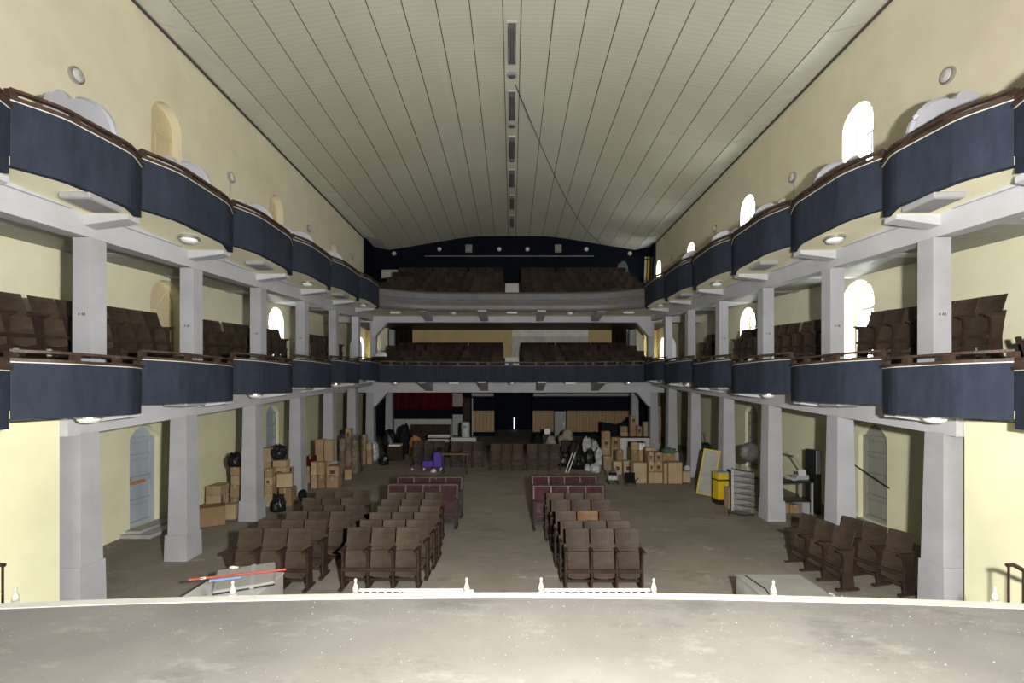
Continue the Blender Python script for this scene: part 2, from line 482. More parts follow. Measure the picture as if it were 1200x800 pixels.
# fly loft roof with an unseen skylight opening added to light the stage floor
m = MB()
for xa, xb, ya, yb in ((-9, -4.5, -8, 2.2), (4.5, 9, -8, 2.2), (-4.5, 4.5, -8, -6.5), (-4.5, 4.5, -0.5, 2.2)):
    m.add([(xa, ya, TOPZ), (xb, ya, TOPZ), (xb, yb, TOPZ), (xa, yb, TOPZ)], [(0, 1, 2, 3)])
struct('ceiling_stage', m, 'navy_wall')
struct('wall_skylight_baffle', MB().box(-9, 9, 2.0, 2.2, CZ + 2.3, TOPZ), 'navy_wall')  # unseen header added to keep the skylight's light off the auditorium

# cream walls flanking the stage, below the lower gallery
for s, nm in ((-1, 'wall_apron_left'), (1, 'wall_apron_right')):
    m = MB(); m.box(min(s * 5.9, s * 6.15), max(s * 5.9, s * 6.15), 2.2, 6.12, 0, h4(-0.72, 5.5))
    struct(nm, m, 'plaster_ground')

# ------------------------------------------------------------------ side walls with arched openings
def arch_pts(yc, w, zt, kind, n=12):
    """top outline of an opening from left to right: list of (y, z)"""
    if kind == 'round':
        r = w / 2
        return [(yc - r * math.cos(PI * i / n), zt - r + r * math.sin(PI * i / n)) for i in range(n + 1)]
    r = w * 0.36
    return [(yc - w / 2 + w * i / n, zt - r + r * math.sin(PI * i / n) ** 0.8) for i in range(n + 1)]

def side_wall(m, X, s, y0, y1, z0, z1, ops, depth):
    """flat wall at X with openings [(yc, w, zb, zt, kind)] and reveals going outwards"""
    ops = sorted(ops)
    def quad(a, b, c, d): m.add([a, b, c, d], [(0, 1, 2, 3)])
    cur = y0
    for yc, w, zb, zt, kind in ops:
        a, b = yc - w / 2, yc + w / 2
        quad((X, cur, z0), (X, a, z0), (X, a, z1), (X, cur, z1))
        if zb > z0: quad((X, a, z0), (X, b, z0), (X, b, zb), (X, a, zb))
        pts = arch_pts(yc, w, zt, kind)
        for i in range(len(pts) - 1):
            p, q = pts[i], pts[i + 1]
            quad((X, p[0], p[1]), (X, q[0], q[1]), (X, q[0], z1), (X, p[0], z1))
        ring = [(a, zb)] + pts + [(b, zb)]
        for i in range(len(ring)):
            p, q = ring[i], ring[(i + 1) % len(ring)]
            quad((X, p[0], p[1]), (X, q[0], q[1]), (X + s * depth, q[0], q[1]), (X + s * depth, p[0], p[1]))
        cur = b
    quad((X, cur, z0), (X, y1, z0), (X, y1, z1), (X, cur, z1))

ZA, ZB, ZT = CZ - 0.25, CZ + 2.85, CZ + 8.35
UPW = [10.75, 15.75, 20.75]
win_id = [0]
def window(s, yc, w, zb, zt, closed, transom):
    """arched casement set in the reveal at the outer wall"""
    win_id[0] += 1
    X = s * (W + (0.36 if not closed else 0.26))
    o = struct('window_%d' % win_id[0])
    fm = 'window_cream' if closed else 'window_white'
    pts = arch_pts(yc, w, zt, 'round', 16)
    cz = zt - w / 2
    fr = MB(); k = 0.06
    outer = [(yc - w / 2, zb)] + pts + [(yc + w / 2, zb)]
    inner = [(yc - w / 2 + k, zb + k)] + [(yc + (p[0] - yc) * (w / 2 - k) / (w / 2), cz + (p[1] - cz) * (w / 2 - k) / (w / 2)) for p in pts] + [(yc + w / 2 - k, zb + k)]
    n = len(outer)
    for i in range(n):
        j = (i + 1) % n
        a, b, c, d = outer[i], outer[j], inner[j], inner[i]
        fr.hexa([(X - .03, a[0], a[1]), (X - .03, b[0], b[1]), (X - .03, c[0], c[1]), (X - .03, d[0], d[1]),
                 (X + .03, a[0], a[1]), (X + .03, b[0], b[1]), (X + .03, c[0], c[1]), (X + .03, d[0], d[1])])
    ob('window_frame', fr, fm, o)
    ob('transom', MB().box(X - .035, X + .035, yc - w / 2, yc + w / 2, transom - .03, transom + .03), fm, o)
    ob('mullion', MB().box(X - .03, X + .03, yc - .025, yc + .025, zb, transom), fm, o)
    for a in (-0.5, 0.5):
        g = MB(); g.tube([(X, yc, transom), (X, yc + a * w * 0.62, transom + w * 0.40)], 0.014, 6); ob('glazing_bar', g, fm, o)
    pm = 'window_cream' if closed else 'pane_clear'
    for a, b in ((yc - w / 2 + k, yc - .025), (yc + .025, yc + w / 2 - k)):
        ob('pane', MB().box(X - .004, X + .004, a, b, zb + k, transom - .03), pm, o)
    fan = [(yc - w / 2 + k, transom + .03)] + [p for p in inner[1:-1] if p[1] > transom + .03] + [(yc + w / 2 - k, transom + .03)]
    ob('pane', MB().prism(fan, 'x', X - .004, X + .004), pm, o)

for s, nm in ((-1, 'wall_left'), (1, 'wall_right')):
    root = struct(nm)
    X = s * W
    up = [(y, 0.95, CZ + 4.6, CZ + 6.56, 'round') for y in UPW]
    if s > 0: up.append((25.3, 0.8, CZ + 4.9, CZ + 7.05, 'round'))
    gal = [(10.75, 1.0, CZ + 0.3, CZ + 2.53, 'round'), (15.75, 1.0, CZ + 0.55, CZ + 2.80, 'round'), (24.6, 0.9, CZ + 0.7, CZ + 3.3 if False else CZ + 2.80, 'round')]
    dy = 10.1 if s < 0 else 10.3
    gr = [(dy, 0.80, CZ - 2.86, CZ - 0.72, 'seg'), (15.5, 0.80, CZ - 2.55, CZ - 0.42, 'seg')]
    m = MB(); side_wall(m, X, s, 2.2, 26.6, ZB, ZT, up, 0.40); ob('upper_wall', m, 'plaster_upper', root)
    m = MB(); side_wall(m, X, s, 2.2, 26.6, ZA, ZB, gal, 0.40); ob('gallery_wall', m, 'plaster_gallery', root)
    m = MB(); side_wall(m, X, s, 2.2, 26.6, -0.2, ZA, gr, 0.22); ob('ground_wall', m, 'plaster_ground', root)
    # outer skin so that daylight only enters by the openings
    for y, w, zb, zt, k in up:
        window(s, y, w, zb, zt, s < 0, zt - 0.62)
    for i, (y, w, zb, zt, k) in enumerate(gal):
        window(s, y, w, zb, zt, s < 0 and i == 0, zt - 0.62)

# ground-floor doors
door_id = 0
for s, yc, zb, zt, mt in ((-1, 10.1, CZ - 2.86, CZ - 0.72, 'door_bluegrey'), (1, 10.3, CZ - 2.86, CZ - 0.72, 'door_grey'),
                          (-1, 15.5, CZ - 2.55, CZ - 0.42, 'door_bluegrey'), (1, 15.5, CZ - 2.55, CZ - 0.42, 'door_grey')):
    door_id += 1
    o = struct('door_%d' % door_id)
    w = 0.80; xa = W + 0.12
    def bx(y0, y1, z0, z1, x0, x1):
        return MB().box(min(s * x0, s * x1), max(s * x0, s * x1), y0, y1, z0, z1)
    pts = arch_pts(yc, w, zt, 'seg')
    g = MB().prism([(yc - w / 2, zb)] + pts + [(yc + w / 2, zb)], 'x', min(s * (xa + .03), s * (xa + .06)), max(s * (xa + .03), s * (xa + .06)))
    ob('door_leaf', g, mt, o)
    for y0, y1 in ((yc - w / 2, yc - w / 2 + .09), (yc + w / 2 - .09, yc + w / 2)):
        ob('stile', bx(y0, y1, zb, zt - 0.27, xa - .02, xa + .03), mt, o)
    hts = [zb, zb + 0.47, zb + 0.95, zb + 1.42, zb + 1.78]
    for z in hts:
        ob('cross_rail', bx(yc - w / 2 + .09, yc + w / 2 - .09, z, z + 0.085, xa - .02, xa + .03), mt, o)
    for a, b in zip(hts[:-1], hts[1:]):
        ob('door_panel', bx(yc - w / 2 + .14, yc + w / 2 - .14, a + .12, b - .035, xa + .004, xa + .03), mt, o)
    ob('latch', bx(yc - w / 2 + .04, yc - w / 2 + .16, zb + 0.985, zb + 1.015, xa - .02, xa), 'dark_brown', o)
t = struct('door_steps')
for k, (dx, dz) in enumerate(((0.62, 0.13), (0.32, 0.26))):
    m = MB(); m.box(-W, -W + dx, 9.45 + .12 * k, 10.85 - .05 * k, fz(9.4) - .02, fz(10.1) + dz * .35)
    ob('step', m, 'concrete', t)
t = struct('door_steps')
for k, (dx, dz) in enumerate(((0.5, 0.12), (0.26, 0.24))):
    m = MB(); m.box(W - dx, W, 9.7 + .1 * k, 10.9 - .05 * k, fz(9.6) - .02, fz(10.3) + dz * .3)
    ob('step', m, 'concrete', t)
# wooden bar across the left door
t = thing('door_bar', 'short orange wooden bar fixed across the pale blue side door', 'bar', (-W + 0.01, 9.72, CZ - 1.92))
g = MB().box(-0.02, 0.02, 0, 0.36, -0.03, 0.03); ob('bar', g, 'orange_wood', t)
ob('bolt', MB().lathe([(0.0, 0.0), (0.012, 0.0), (0.012, 0.012), (0.0, 0.014)], 8, (0.02, 0.05, 0), 'x'), 'steel', t)

# ------------------------------------------------------------------ ceiling of long boards
PX = [0.21 + 0.75 * i for i in range(10)]       # seams on each side of the centre strip
PR = [(0.0, 8.72), (1.96, 8.70), (3.1, 8.56), (4.54, 8.32), (5.98, 8.08), (6.96, 7.93), (7.9, 8.14)]
def ch(x):
    x = abs(x)
    for (a, ha), (b, hb) in zip(PR[:-1], PR[1:]):
        if x <= b: return CZ + ha + (hb - ha) * (x - a) / (b - a)
    return CZ + PR[-1][1]
ceil = struct('ceiling')
m = MB()
xx = [-W - .35, -7.9, -6.96, -5.98, -4.54, -3.1, -1.96, 1.96, 3.1, 4.54, 5.98, 6.96, 7.9, W + .35]
vs = [(x, y, ch(x) + 0.035) for x in xx for y in (2.2, 26.5)]
m.add(vs, [(2 * i, 2 * i + 2, 2 * i + 3, 2 * i + 1) for i in range(len(xx) - 1)])
ob('ceiling_back', m, 'ceiling_void', ceil)
ys = [2.2, 5.8, 8.1, 10.4, 12.7, 15.0, 17.3, 19.6, 21.9, 24.2, 26.4]
g = 0.013
def board(a, b, y0, y1, mt, nm):
    brk = [a] + [x for x in (-5.98, -4.54, -3.1, -1.96, 1.96, 3.1, 4.54, 5.98) if a + .05 < x < b - .05] + [b]
    m = MB()
    for p, q in zip(brk[:-1], brk[1:]):
        m.hexa([(p, y0, ch(p)), (q, y0, ch(q)), (q, y1, ch(q)), (p, y1, ch(p)),
                (p, y0, ch(p) + .02), (q, y0, ch(q) + .02), (q, y1, ch(q) + .02), (p, y1, ch(p) + .02)])
    ob(nm, m, mt, ceil)
seams = [-x for x in PX[::-1]] + PX
for y0, y1 in zip(ys[:-1], ys[1:]):
    for a, b in zip(seams[:-1], seams[1:]):
        board(a + g, b - g, y0 + 0.002, y1 - 0.002, 'ceiling_board', 'ceiling_board')
    for s in (-1, 1):
        a, b = sorted((s * (6.96 + g + .012), s * 7.885))
        board(a, b, y0 + 0.018, y1 - 0.018, 'cove_grey', 'cove_panel')
for s in (-1, 1):
    ob('cornice', MB().box(min(s * 7.83, s * 7.9), max(s * 7.83, s * 7.9), 2.2, 26.4, CZ + 8.095, CZ + 8.115), 'ceiling_void', ceil)

# dark band where the side walls meet the back wall
for s, nm in ((-1, 'wall_return_left'), (1, 'wall_return_right')):
    m = MB(); m.box(min(s * 7.75, s * 7.88), max(s * 7.75, s * 7.88), 25.7 if s > 0 else 24.9, 26.5, CZ + 3.5, CZ + 8.5)
    struct(nm, m, 'navy_wall')

# ------------------------------------------------------------------ columns
def tapered(m, cx, cy, z0, z1, w0, w1):
    a, b = w0 / 2, w1 / 2
    m.hexa([(cx - a, cy - a, z0), (cx + a, cy - a, z0), (cx + a, cy + a, z0), (cx - a, cy + a, z0),
            (cx - b, cy - b, z1), (cx + b, cy - b, z1), (cx + b, cy + b, z1), (cx - b, cy + b, z1)])
    return m
XC = 5.95
def column(x, y, top, mid=None):
    o = struct('column')
    z0 = fz(y) - 0.02
    pb = z0 + 0.47 if y > 7 else 1.34
    ob('plinth', tapered(MB(), x, y, z0, pb, 0.41, 0.39), 'column_grey', o)
    zt = h4(-0.96, min(y, 19.75))
    s = 1 if x > 0 else -1
    ob('shaft', tapered(MB(), x - s * 0.01, y, pb, zt, 0.345, 0.285), 'column_grey', o)
    if top is not None:
        ob('upper_shaft', tapered(MB(), x - s * 0.13, y + .02, h4(-0.7, y), top, 0.25, 0.245), 'column_grey', o)
    return o
cols = {}
for s in (-1, 1):
    for y in COL:
        cols[s, y] = column(s * XC, y, h4(1.68, y))
    column(s * 5.85, 22.4, h4(1.68, 19.75))

# small inked marks on the gallery columns
def text_mesh(txt, size, mat, depth=0.001):
    cu = bpy.data.curves.new('ink', 'FONT'); cu.body = txt; cu.size = size; cu.align_x = 'CENTER'; cu.extrude = depth
    tmp = bpy.data.objects.new('tmp', cu)
    me = bpy.data.meshes.new_from_object(tmp)
    bpy.data.objects.remove(tmp)
    me.materials.clear(); me.materials.append(MT[mat])
    return me
ink = text_mesh('4 48', 0.06, 'print_dark')
for s in (-1, 1):
    for y in COL[:4]:
        o = ob('painted_number', ink, None, cols[s, y])
        o.location = (s * (XC - 0.13), y - 0.1045, h4(0.62, y)); o.rotation_euler = (PI / 2, 0, 0)
# ------------------------------------------------------------------ side balconies
CUSP = dict(zip(EDGE, [5.55, 5.30, 5.09, 5.05, 5.03, 5.02, 5.0, 5.0]))
BAY = [EDGE[0], EDGE[1]]
def curve_x(t):
    a, b = CUSP[BAY[0]], CUSP[BAY[1]]
    q = min(1.0, max(0.0, math.sin(PI * t)) / 0.78)
    return a + (b - a) * t - 0.205 * (0.45 * q ** 0.6 + 0.55 * q * q * (3 - 2 * q))
def bay_path(s, a, b, z, n=18, off=0.0):
    return [(s * (curve_x(i / n) + off), a + (b - a) * i / n, z) for i in range(n + 1)]
def swp(m, s, path, sec):
    # sec u > 0 means towards the hall
    k = 1 if s < 0 else -1           # travel +y: right of travel is +x, the hall side for the left balcony
    return m.sweep(path, [(u * k, v) for u, v in sec])

def balcony(s, name, hb, ht, hs, wall_mat):
    """hb / ht: bottom and top of the parapet, hs: underside of the aisle slab (all follow the rake, bay by bay level)"""
    root = struct(name)
    for k, (a, b) in enumerate(zip(EDGE[:-1], EDGE[1:])):
        zb, zt = h4(hb, b), h4(ht, b)
        BAY[0], BAY[1] = a, b
        p = MB(); swp(p, s, bay_path(s, a + .004, b - .004, 0), [(0, zb), (0, zt), (-0.09, zt), (-0.09, zb)])
        panel = ob('parapet_panel', p, 'navy_cloth', root)
        p = MB(); swp(p, s, bay_path(s, a, b, 0), [(0.03, zt), (0.03, zt + .035), (-0.12, zt + .035), (-0.12, zt)])
        ob('parapet_cap', p, 'rail_brown', panel)
        p = MB(); swp(p, s, bay_path(s, a + .005, b - .005, 0), [(0.008, zt - .011), (0.008, zt - .001), (0.0, zt - .001), (0.0, zt - .011)])
        ob('edge_piping', p, 'trim_white', panel)
        p = MB(); swp(p, s, bay_path(s, a, b, 0), [(0.0, zt + .10), (0.0, zt + .13), (-0.075, zt + .13), (-0.075, zt + .10)])
        ob('hand_rail', p, 'rail_brown', panel)
        for t in (0.02, 0.33, 0.66, 0.98):
            x = s * (curve_x(t) + 0.045); y = a + (b - a) * t
            ob('rail_post', MB().box(x - .03, x + .03, y - .045, y + .045, zt + .03, zt + .105), 'rail_brown', panel)
        # soffit of the bulge, level within the bay
        pts = [(s * (curve_x(i / 18) + 0.02), a + (b - a) * i / 18) for i in range(19)]
        poly = pts + [(s * 5.86, b), (s * 5.86, a)]
        ob('soffit', MB().prism(poly, 'z', zb + 0.012, zb + 0.10), 'soffit_cream', root)
        ob('soffit_riser', MB().box(min(s * (CUSP[b] + .15), s * 5.86), max(s * (CUSP[b] + .15), s * 5.86), b - .03, b + .03, zb + .012, h4(hb, EDGE[min(k + 2, len(EDGE) - 1)]) + .1), 'beam_grey', root)
        # cantilever bracket from the column out to the cusp
        if b > (5 if hb < 0 else 4):
            hbm = hb - 0.16
            br = MB()
            x0, x1 = 5.85, CUSP[b] + .11
            zc = h4(hb, b) + .02
            br.prism([(s * x0, zc), (s * x0, h4(hbm, b) + .02), (s * x1, zc - .07), (s * x1, zc)], 'y', b - .10, b + .10)
            ob('bracket', br, 'beam_grey', root)
    y0, y1 = EDGE[0], 20.0
    def raked(xa, xb, ha, hb_, mat, nm, ya=y0, yb=y1):
        x0, x1 = min(s * xa, s * xb), max(s * xa, s * xb)
        g = MB().hexa([(x0, ya, h4(ha, ya)), (x1, ya, h4(ha, ya)), (x1, yb, h4(ha, yb)), (x0, yb, h4(ha, yb)),
                       (x0, ya, h4(hb_, ya)), (x1, ya, h4(hb_, ya)), (x1, yb, h4(hb_, yb)), (x0, yb, h4(hb_, yb))])
        return ob(nm, g, mat, root)
    raked(5.80, 6.06, hb - 0.27, hb + 0.06, 'beam_grey', 'beam', y0 if hb > 0 else 6.13)
    raked(5.75, 7.9, hs + 0.06, hs + 0.22, 'beam_grey', 'slab')
    for y in [4.4] + COL:
        g = MB().box(min(s * 6.0, s * 7.9), max(s * 6.0, s * 7.9), y - .11, y + .11, h4(hb - 0.26 if hb < 0 else hs - .02, y), h4(hs + .1, y))
        ob('cross_beam', g, 'beam_grey', root)
    return root, raked

for s, sd in ((-1, 'left'), (1, 'right')):
    # upper balcony: slatted ceiling over the gallery below
    root, raked = balcony(s, 'balcony_upper_' + sd, 1.98, 2.68, 1.95, None)
    n = 16
    for i in range(n):
        xa = 6.06 + (7.88 - 6.06) * i / n; xb = 6.06 + (7.88 - 6.06) * (i + 1) / n
        raked(xa + .006, xb - .006, 1.945, 1.965, 'slat_grey', 'slat')
    # lower balcony with a raised seating tier at the back
    root, raked = balcony(s, 'balcony_lower_' + sd, -0.707, -0.085, -0.62, None)
    raked(5.4, 7.9, -0.42, -0.36, 'dark_brown', 'walkway')
    for a, b in zip(EDGE[:-1], EDGE[1:]):
        raked(6.12, 7.9, -0.40, 0.04, 'dark_brown', 'tier', a, b)

# box dividers on the balconies: quarter-round fins, tall at the wall
def divider(s, y, base, label, top=1.28, x_in=6.15, mat='divider_grey', grp='box dividers'):
    poly = [(5.48, 0.0), (5.48, 0.88)]
    n = 10
    for i in range(n + 1):
        a = PI / 2 * i / n
        poly.append((5.48 + 0.5 * (1 - math.cos(a)), 0.88 + (top - 0.88) * math.sin(a)))
    poly += [(6.08, top), (6.10, top + .06), (6.16, top + .12), (6.24, top + .13), (6.30, top + .08), (6.34, top + .10), (6.40, top + .06), (6.42, top - .02), (6.42, 0)]
    o = thing('box_divider', label, 'divider', (0, y, base), 0, grp)
    ob('panel', MB().prism([(s * u, v) for u, v in poly], 'y', -.045, .045), mat, o)
    ob('coping', MB().tube([(s * u, 0, v) for u, v in poly[2:13]], 0.05, 6), mat, o)
    return o
for s, sd in ((-1, 'left'), (1, 'right')):
    for k, y in enumerate(EDGE[2:7]):
        yy = y + 0.02
        o = divider(s, yy, h4(2.17, y), 'grey scroll-topped divider on the upper %s balcony, %s from the stage' % (sd, ORD[k]), top=1.43, grp='upper balcony dividers')
    m = MB()
    yy = 18.2 if s < 0 else 18.0
    o = thing('box_divider', 'white round-topped divider standing in the lower %s gallery near the corner column' % sd, 'divider', (0, yy, h4(-0.36, yy)))
    poly = [(-.22, 0), (-.22, .95)] + [(-.22 * math.cos(PI * i / 10), .95 + .35 * math.sin(PI * i / 10)) for i in range(1, 10)] + [(.22, .95), (.22, 0)]
    ob('panel', MB().prism([(s * (6.05 + u), v) for u, v in poly], 'y', -.05, .05), 'divider_grey', o)
    ob('foot', MB().box(min(s * 5.8, s * 6.3), max(s * 5.8, s * 6.3), -.09, .09, 0, .08), 'divider_grey', o)

# ------------------------------------------------------------------ back balconies, beams, back walls
back = struct('balcony_lower_back')
KN = [(-5.02, 17.5), (-4.1, 17.78), (-3.0, 17.98), (-1.15, 18.12), (1.15, 18.12), (3.0, 17.98), (4.1, 17.78), (5.02, 17.5)]
for k, ((xa, ya), (xb, yb)) in enumerate(zip(KN[:-1], KN[1:])):
    pth = []
    for i in range(11):
        t = i / 10
        dx, dy = xb - xa, yb - ya
        ln = math.hypot(dx, dy); bul = 0.10 * math.sin(PI * t)
        pth.append((xa + dx * t + dy / ln * bul, ya + dy * t - dx / ln * bul, 0))
    z0, z1 = CZ + 0.325, CZ + 0.945
    p = MB().sweep(pth, [(0, z0), (0, z1), (-.09, z1), (-.09, z0)])
    pan = ob('parapet_panel', p, 'navy_cloth', back)
    ob('parapet_cap', MB().sweep(pth, [(.03, z1), (.03, z1 + .05), (-.12, z1 + .05), (-.12, z1)]), 'rail_brown', pan)
    ob('hand_rail', MB().sweep(pth, [(0, z1 + .14), (0, z1 + .18), (-.08, z1 + .18), (-.08, z1 + .14)]), 'rail_brown', pan)
    for i in (1, 5, 9):
        x, y, _ = pth[i]; ob('rail_post', MB().box(x - .05, x + .05, y + .0, y + .07, z1 + .04, z1 + .15), 'rail_brown', pan)
deck = [(x, y + .03) for x, y in KN] + [(W, 17.55), (W, 28.4), (-W, 28.4), (-W, 17.55)]
ob('slab', MB().prism(deck, 'z', CZ + 0.36, CZ + 0.50), 'beam_grey', back)
MZ = [(18.9, 0.50), (20.1, 0.85), (21.3, 1.20), (23.4, 1.55)]        # seating rows of the lower back balcony
for y, h in MZ[1:]:
    ob('tier', MB().box(-W + .02, W - .02, y - 0.55, 25.28, CZ + h - .36, CZ + h), 'dark_brown', back)

uback = struct('balcony_upper_back')
NU = 40
pth = []
for i in range(NU + 1):
    x = -5.2 + 10.4 * i / NU
    pth.append((x, 18.15 - 1.15 * (abs(x) / 5.2) ** 4.5, 0))
z0 = CZ + 3.08
sec = [(0.0, 0.70), (0.02, 0.66), (0.02, 0.46), (-0.01, 0.42), (-0.01, 0.38), (0.03, 0.30), (0.05, 0.20), (0.03, 0.08), (-0.03, 0.0), (-0.15, 0.0), (-0.15, 0.70)]
p = MB().sweep(pth, [(u, z0 + v) for u, v in sec]); p.sm = False
ob('parapet', p, 'grey_parapet', uback)
ob('parapet_cap', MB().sweep(pth, [(.03, z0 + .70), (.03, z0 + .73), (-.17, z0 + .73), (-.17, z0 + .70)]), 'rail_brown', uback)
deck = [(x, y + .1) for x, y, _ in pth] + [(W, 17.6), (W, 19.95), (-W, 19.95), (-W, 17.6)]
ob('soffit', MB().prism(deck, 'z', z0 + .05, z0 + .09), 'soffit_cream', uback)
ob('slab', MB().prism([(x, y + .05) for x, y in deck], 'z', z0 + .09, z0 + .22), 'beam_grey', uback)
UZ = [(19.0, 3.30), (20.1, 3.80), (21.2, 4.30), (22.3, 4.80), (23.4, 5.30)]
for y, h in UZ[1:]:
    ob('tier', MB().box(-W + .15, W - .15, y - 0.5, 26.35, CZ + h - .52, CZ + h), 'dark_brown', uback)
ob('raked_soffit', MB().hexa([(-W, 19.9, z0 + .05), (W, 19.9, z0 + .05), (W, 25.4, z0 + 1.25), (-W, 25.4, z0 + 1.25), (-W, 19.9, z0 + .12), (W, 19.9, z0 + .12), (W, 25.4, z0 + 1.32), (-W, 25.4, z0 + 1.32)]), 'soffit_cream', uback)
# transverse beams, corner haunches and consoles
for nm, za, zb_, par in (('beam', CZ + 2.87, CZ + 3.12, uback), ('beam', CZ - 0.06, CZ + 0.37, back)):
    ob(nm, MB().box(-W + .02, W - .02, 19.6, 19.9, za, zb_), 'beam_grey', par)
    for s in (-1, 1):
        ob('haunch', MB().prism([(s * 5.85, za + .02), (s * 5.2, za + .02), (s * 5.72, za - .58), (s * 5.85, za - .58)], 'y', 19.62, 19.88), 'beam_grey', par)
for x in (-3.45, -1.15, 1.15, 3.45):
    ob('console', MB().prism([(19.62, CZ + 2.9), (19.62, CZ + 3.12), (18.1, CZ + 3.12), (18.1, CZ + 3.06)], 'x', x - .16, x + .16), 'beam_grey', uback)
    ob('console', MB().prism([(19.62, CZ + .0), (19.62, CZ + .36), (18.0, CZ + .36), (18.0, CZ + .30)], 'x', x - .16, x + .16), 'beam_grey', back)

# back wall, three storeys
wb = struct('wall_back')
ob('upper_wall', MB().box(-W, W, 26.4, 26.6, CZ + 3, CZ + 8.9), 'navy_wall', wb)
ob('wall_ledge', MB().box(-4.9, 4.6, 26.36, 26.42, CZ + 7.56, CZ + 7.60), 'lamp_grey', wb)
ob('gallery_wall', MB().box(-W, W, BACK, BACK + .2, CZ + .3, CZ + 4.6), 'ochre', wb)
ob('bare_patch', MB().box(0.0, 4.1, BACK - .03, BACK, CZ + 2.94, CZ + 4.1), 'bare_plaster', wb)
ob('bare_patch', MB().box(0.0, 4.1, BACK - .015, BACK, CZ + 1.6, CZ + 2.94), 'bare_grey', wb)
for s in (-1, 1):
    ob('pilaster', MB().box(min(s * 6.45, s * 6.85), max(s * 6.45, s * 6.85), BACK - .9, BACK, CZ + 1.5, CZ + 4.0), 'plaster_gallery', wb)
    # tall dark curtains of the gallery
    t = thing('curtain', 'dark pleated curtain beside the %s pilaster of the lower back balcony' % ('left' if s < 0 else 'right'), 'curtain', (s * 5.85, BACK - .10, CZ + 1.56))
    pts = [(-.5 + i / 40.0, 0.05 * math.sin(i * 1.9) - .02) for i in range(41)]
    ob('cloth', MB().prism(pts + [(u, v + .03) for u, v in pts[::-1]], 'z', 0, 2.3), 'drape_dark', t)
    ob('rod', MB().tube([(-.55, 0, 2.31), (.55, 0, 2.31)], 0.015), 'black_metal', t)
ob('door_post', MB().box(6.12, 6.2, BACK - .3, BACK - .2, CZ + 1.5, CZ + 4.0), 'window_white', wb)
ob('door_post', MB().box(-6.94, -6.86, BACK - .95, BACK - .9, CZ + 1.5, CZ + 4.0), 'window_white', wb)
# ground storey: dark wall left and right of a deep doorway, wainscot, slatted frieze
for xa, xb in ((-W, -0.92), (1.12, W)):
    ob('ground_wall', MB().box(xa, xb, BACK, BACK + .2, 0.9, CZ + .4), 'navy_wall', wb)
ob('door_head', MB().box(-0.92, 1.12, BACK, BACK + .2, CZ - .02, CZ + .4), 'navy_wall', wb)
for n_, xa, xb in ((6, -2.16, -0.95), (8, 1.12, 2.28), (20, 2.95, 6.4)):
    for i in range(n_):
        a = xa + (xb - xa) * i / n_; b = xa + (xb - xa) * (i + 1) / n_
        ob('plank', MB().box(a + .006, b - .006, BACK - .05 - .006 * (i % 2), BACK, 1.5, CZ - 1.06), 'wainscot', wb)
for xa, xb in ((-2.16, -1.0), (1.15, 6.4)):
    ob('frieze', MB().box(xa, xb, BACK - .06, BACK, CZ - .28, CZ - .06), 'slat_grey', wb)
lob = struct('wall_lobby')
m = MB(); x0, x1, y0, y1, za, zc = -1.3, 1.5, BACK + .2, 28.3, fz(BACK) - .01, CZ + .4
m.add([(x0, y0, za), (x1, y0, za), (x1, y1, za), (x0, y1, za), (x0, y0, zc), (x1, y0, zc), (x1, y1, zc), (x0, y1, zc)],
      [(1, 2, 6, 5), (2, 3, 7, 6), (3, 0, 4, 7), (4, 5, 6, 7)])
ob('lobby_shell', m, 'navy_wall', lob)
emis('daylight_slit', (0.55, 0.6, 1.0), 2.2)
t = thing('door_gap', 'thin strip of daylight at the edge of a door in the dark doorway', 'light gap', (0.13, 28.24, fz(28.2)))
ob('gap', MB().box(-.03, .03, -.01, .01, .05, 0.75), 'daylight_slit', t)

# the two storeys close above the side aisles behind the corner columns
for s, nm in ((-1, 'wall_end_left'), (1, 'wall_end_right')):
    m = MB(); m.box(min(s * 7.9, s * 8.3), max(s * 7.9, s * 8.3), 26.3, 28.6, -.2, TOPZ); struct(nm, m, 'navy_wall')
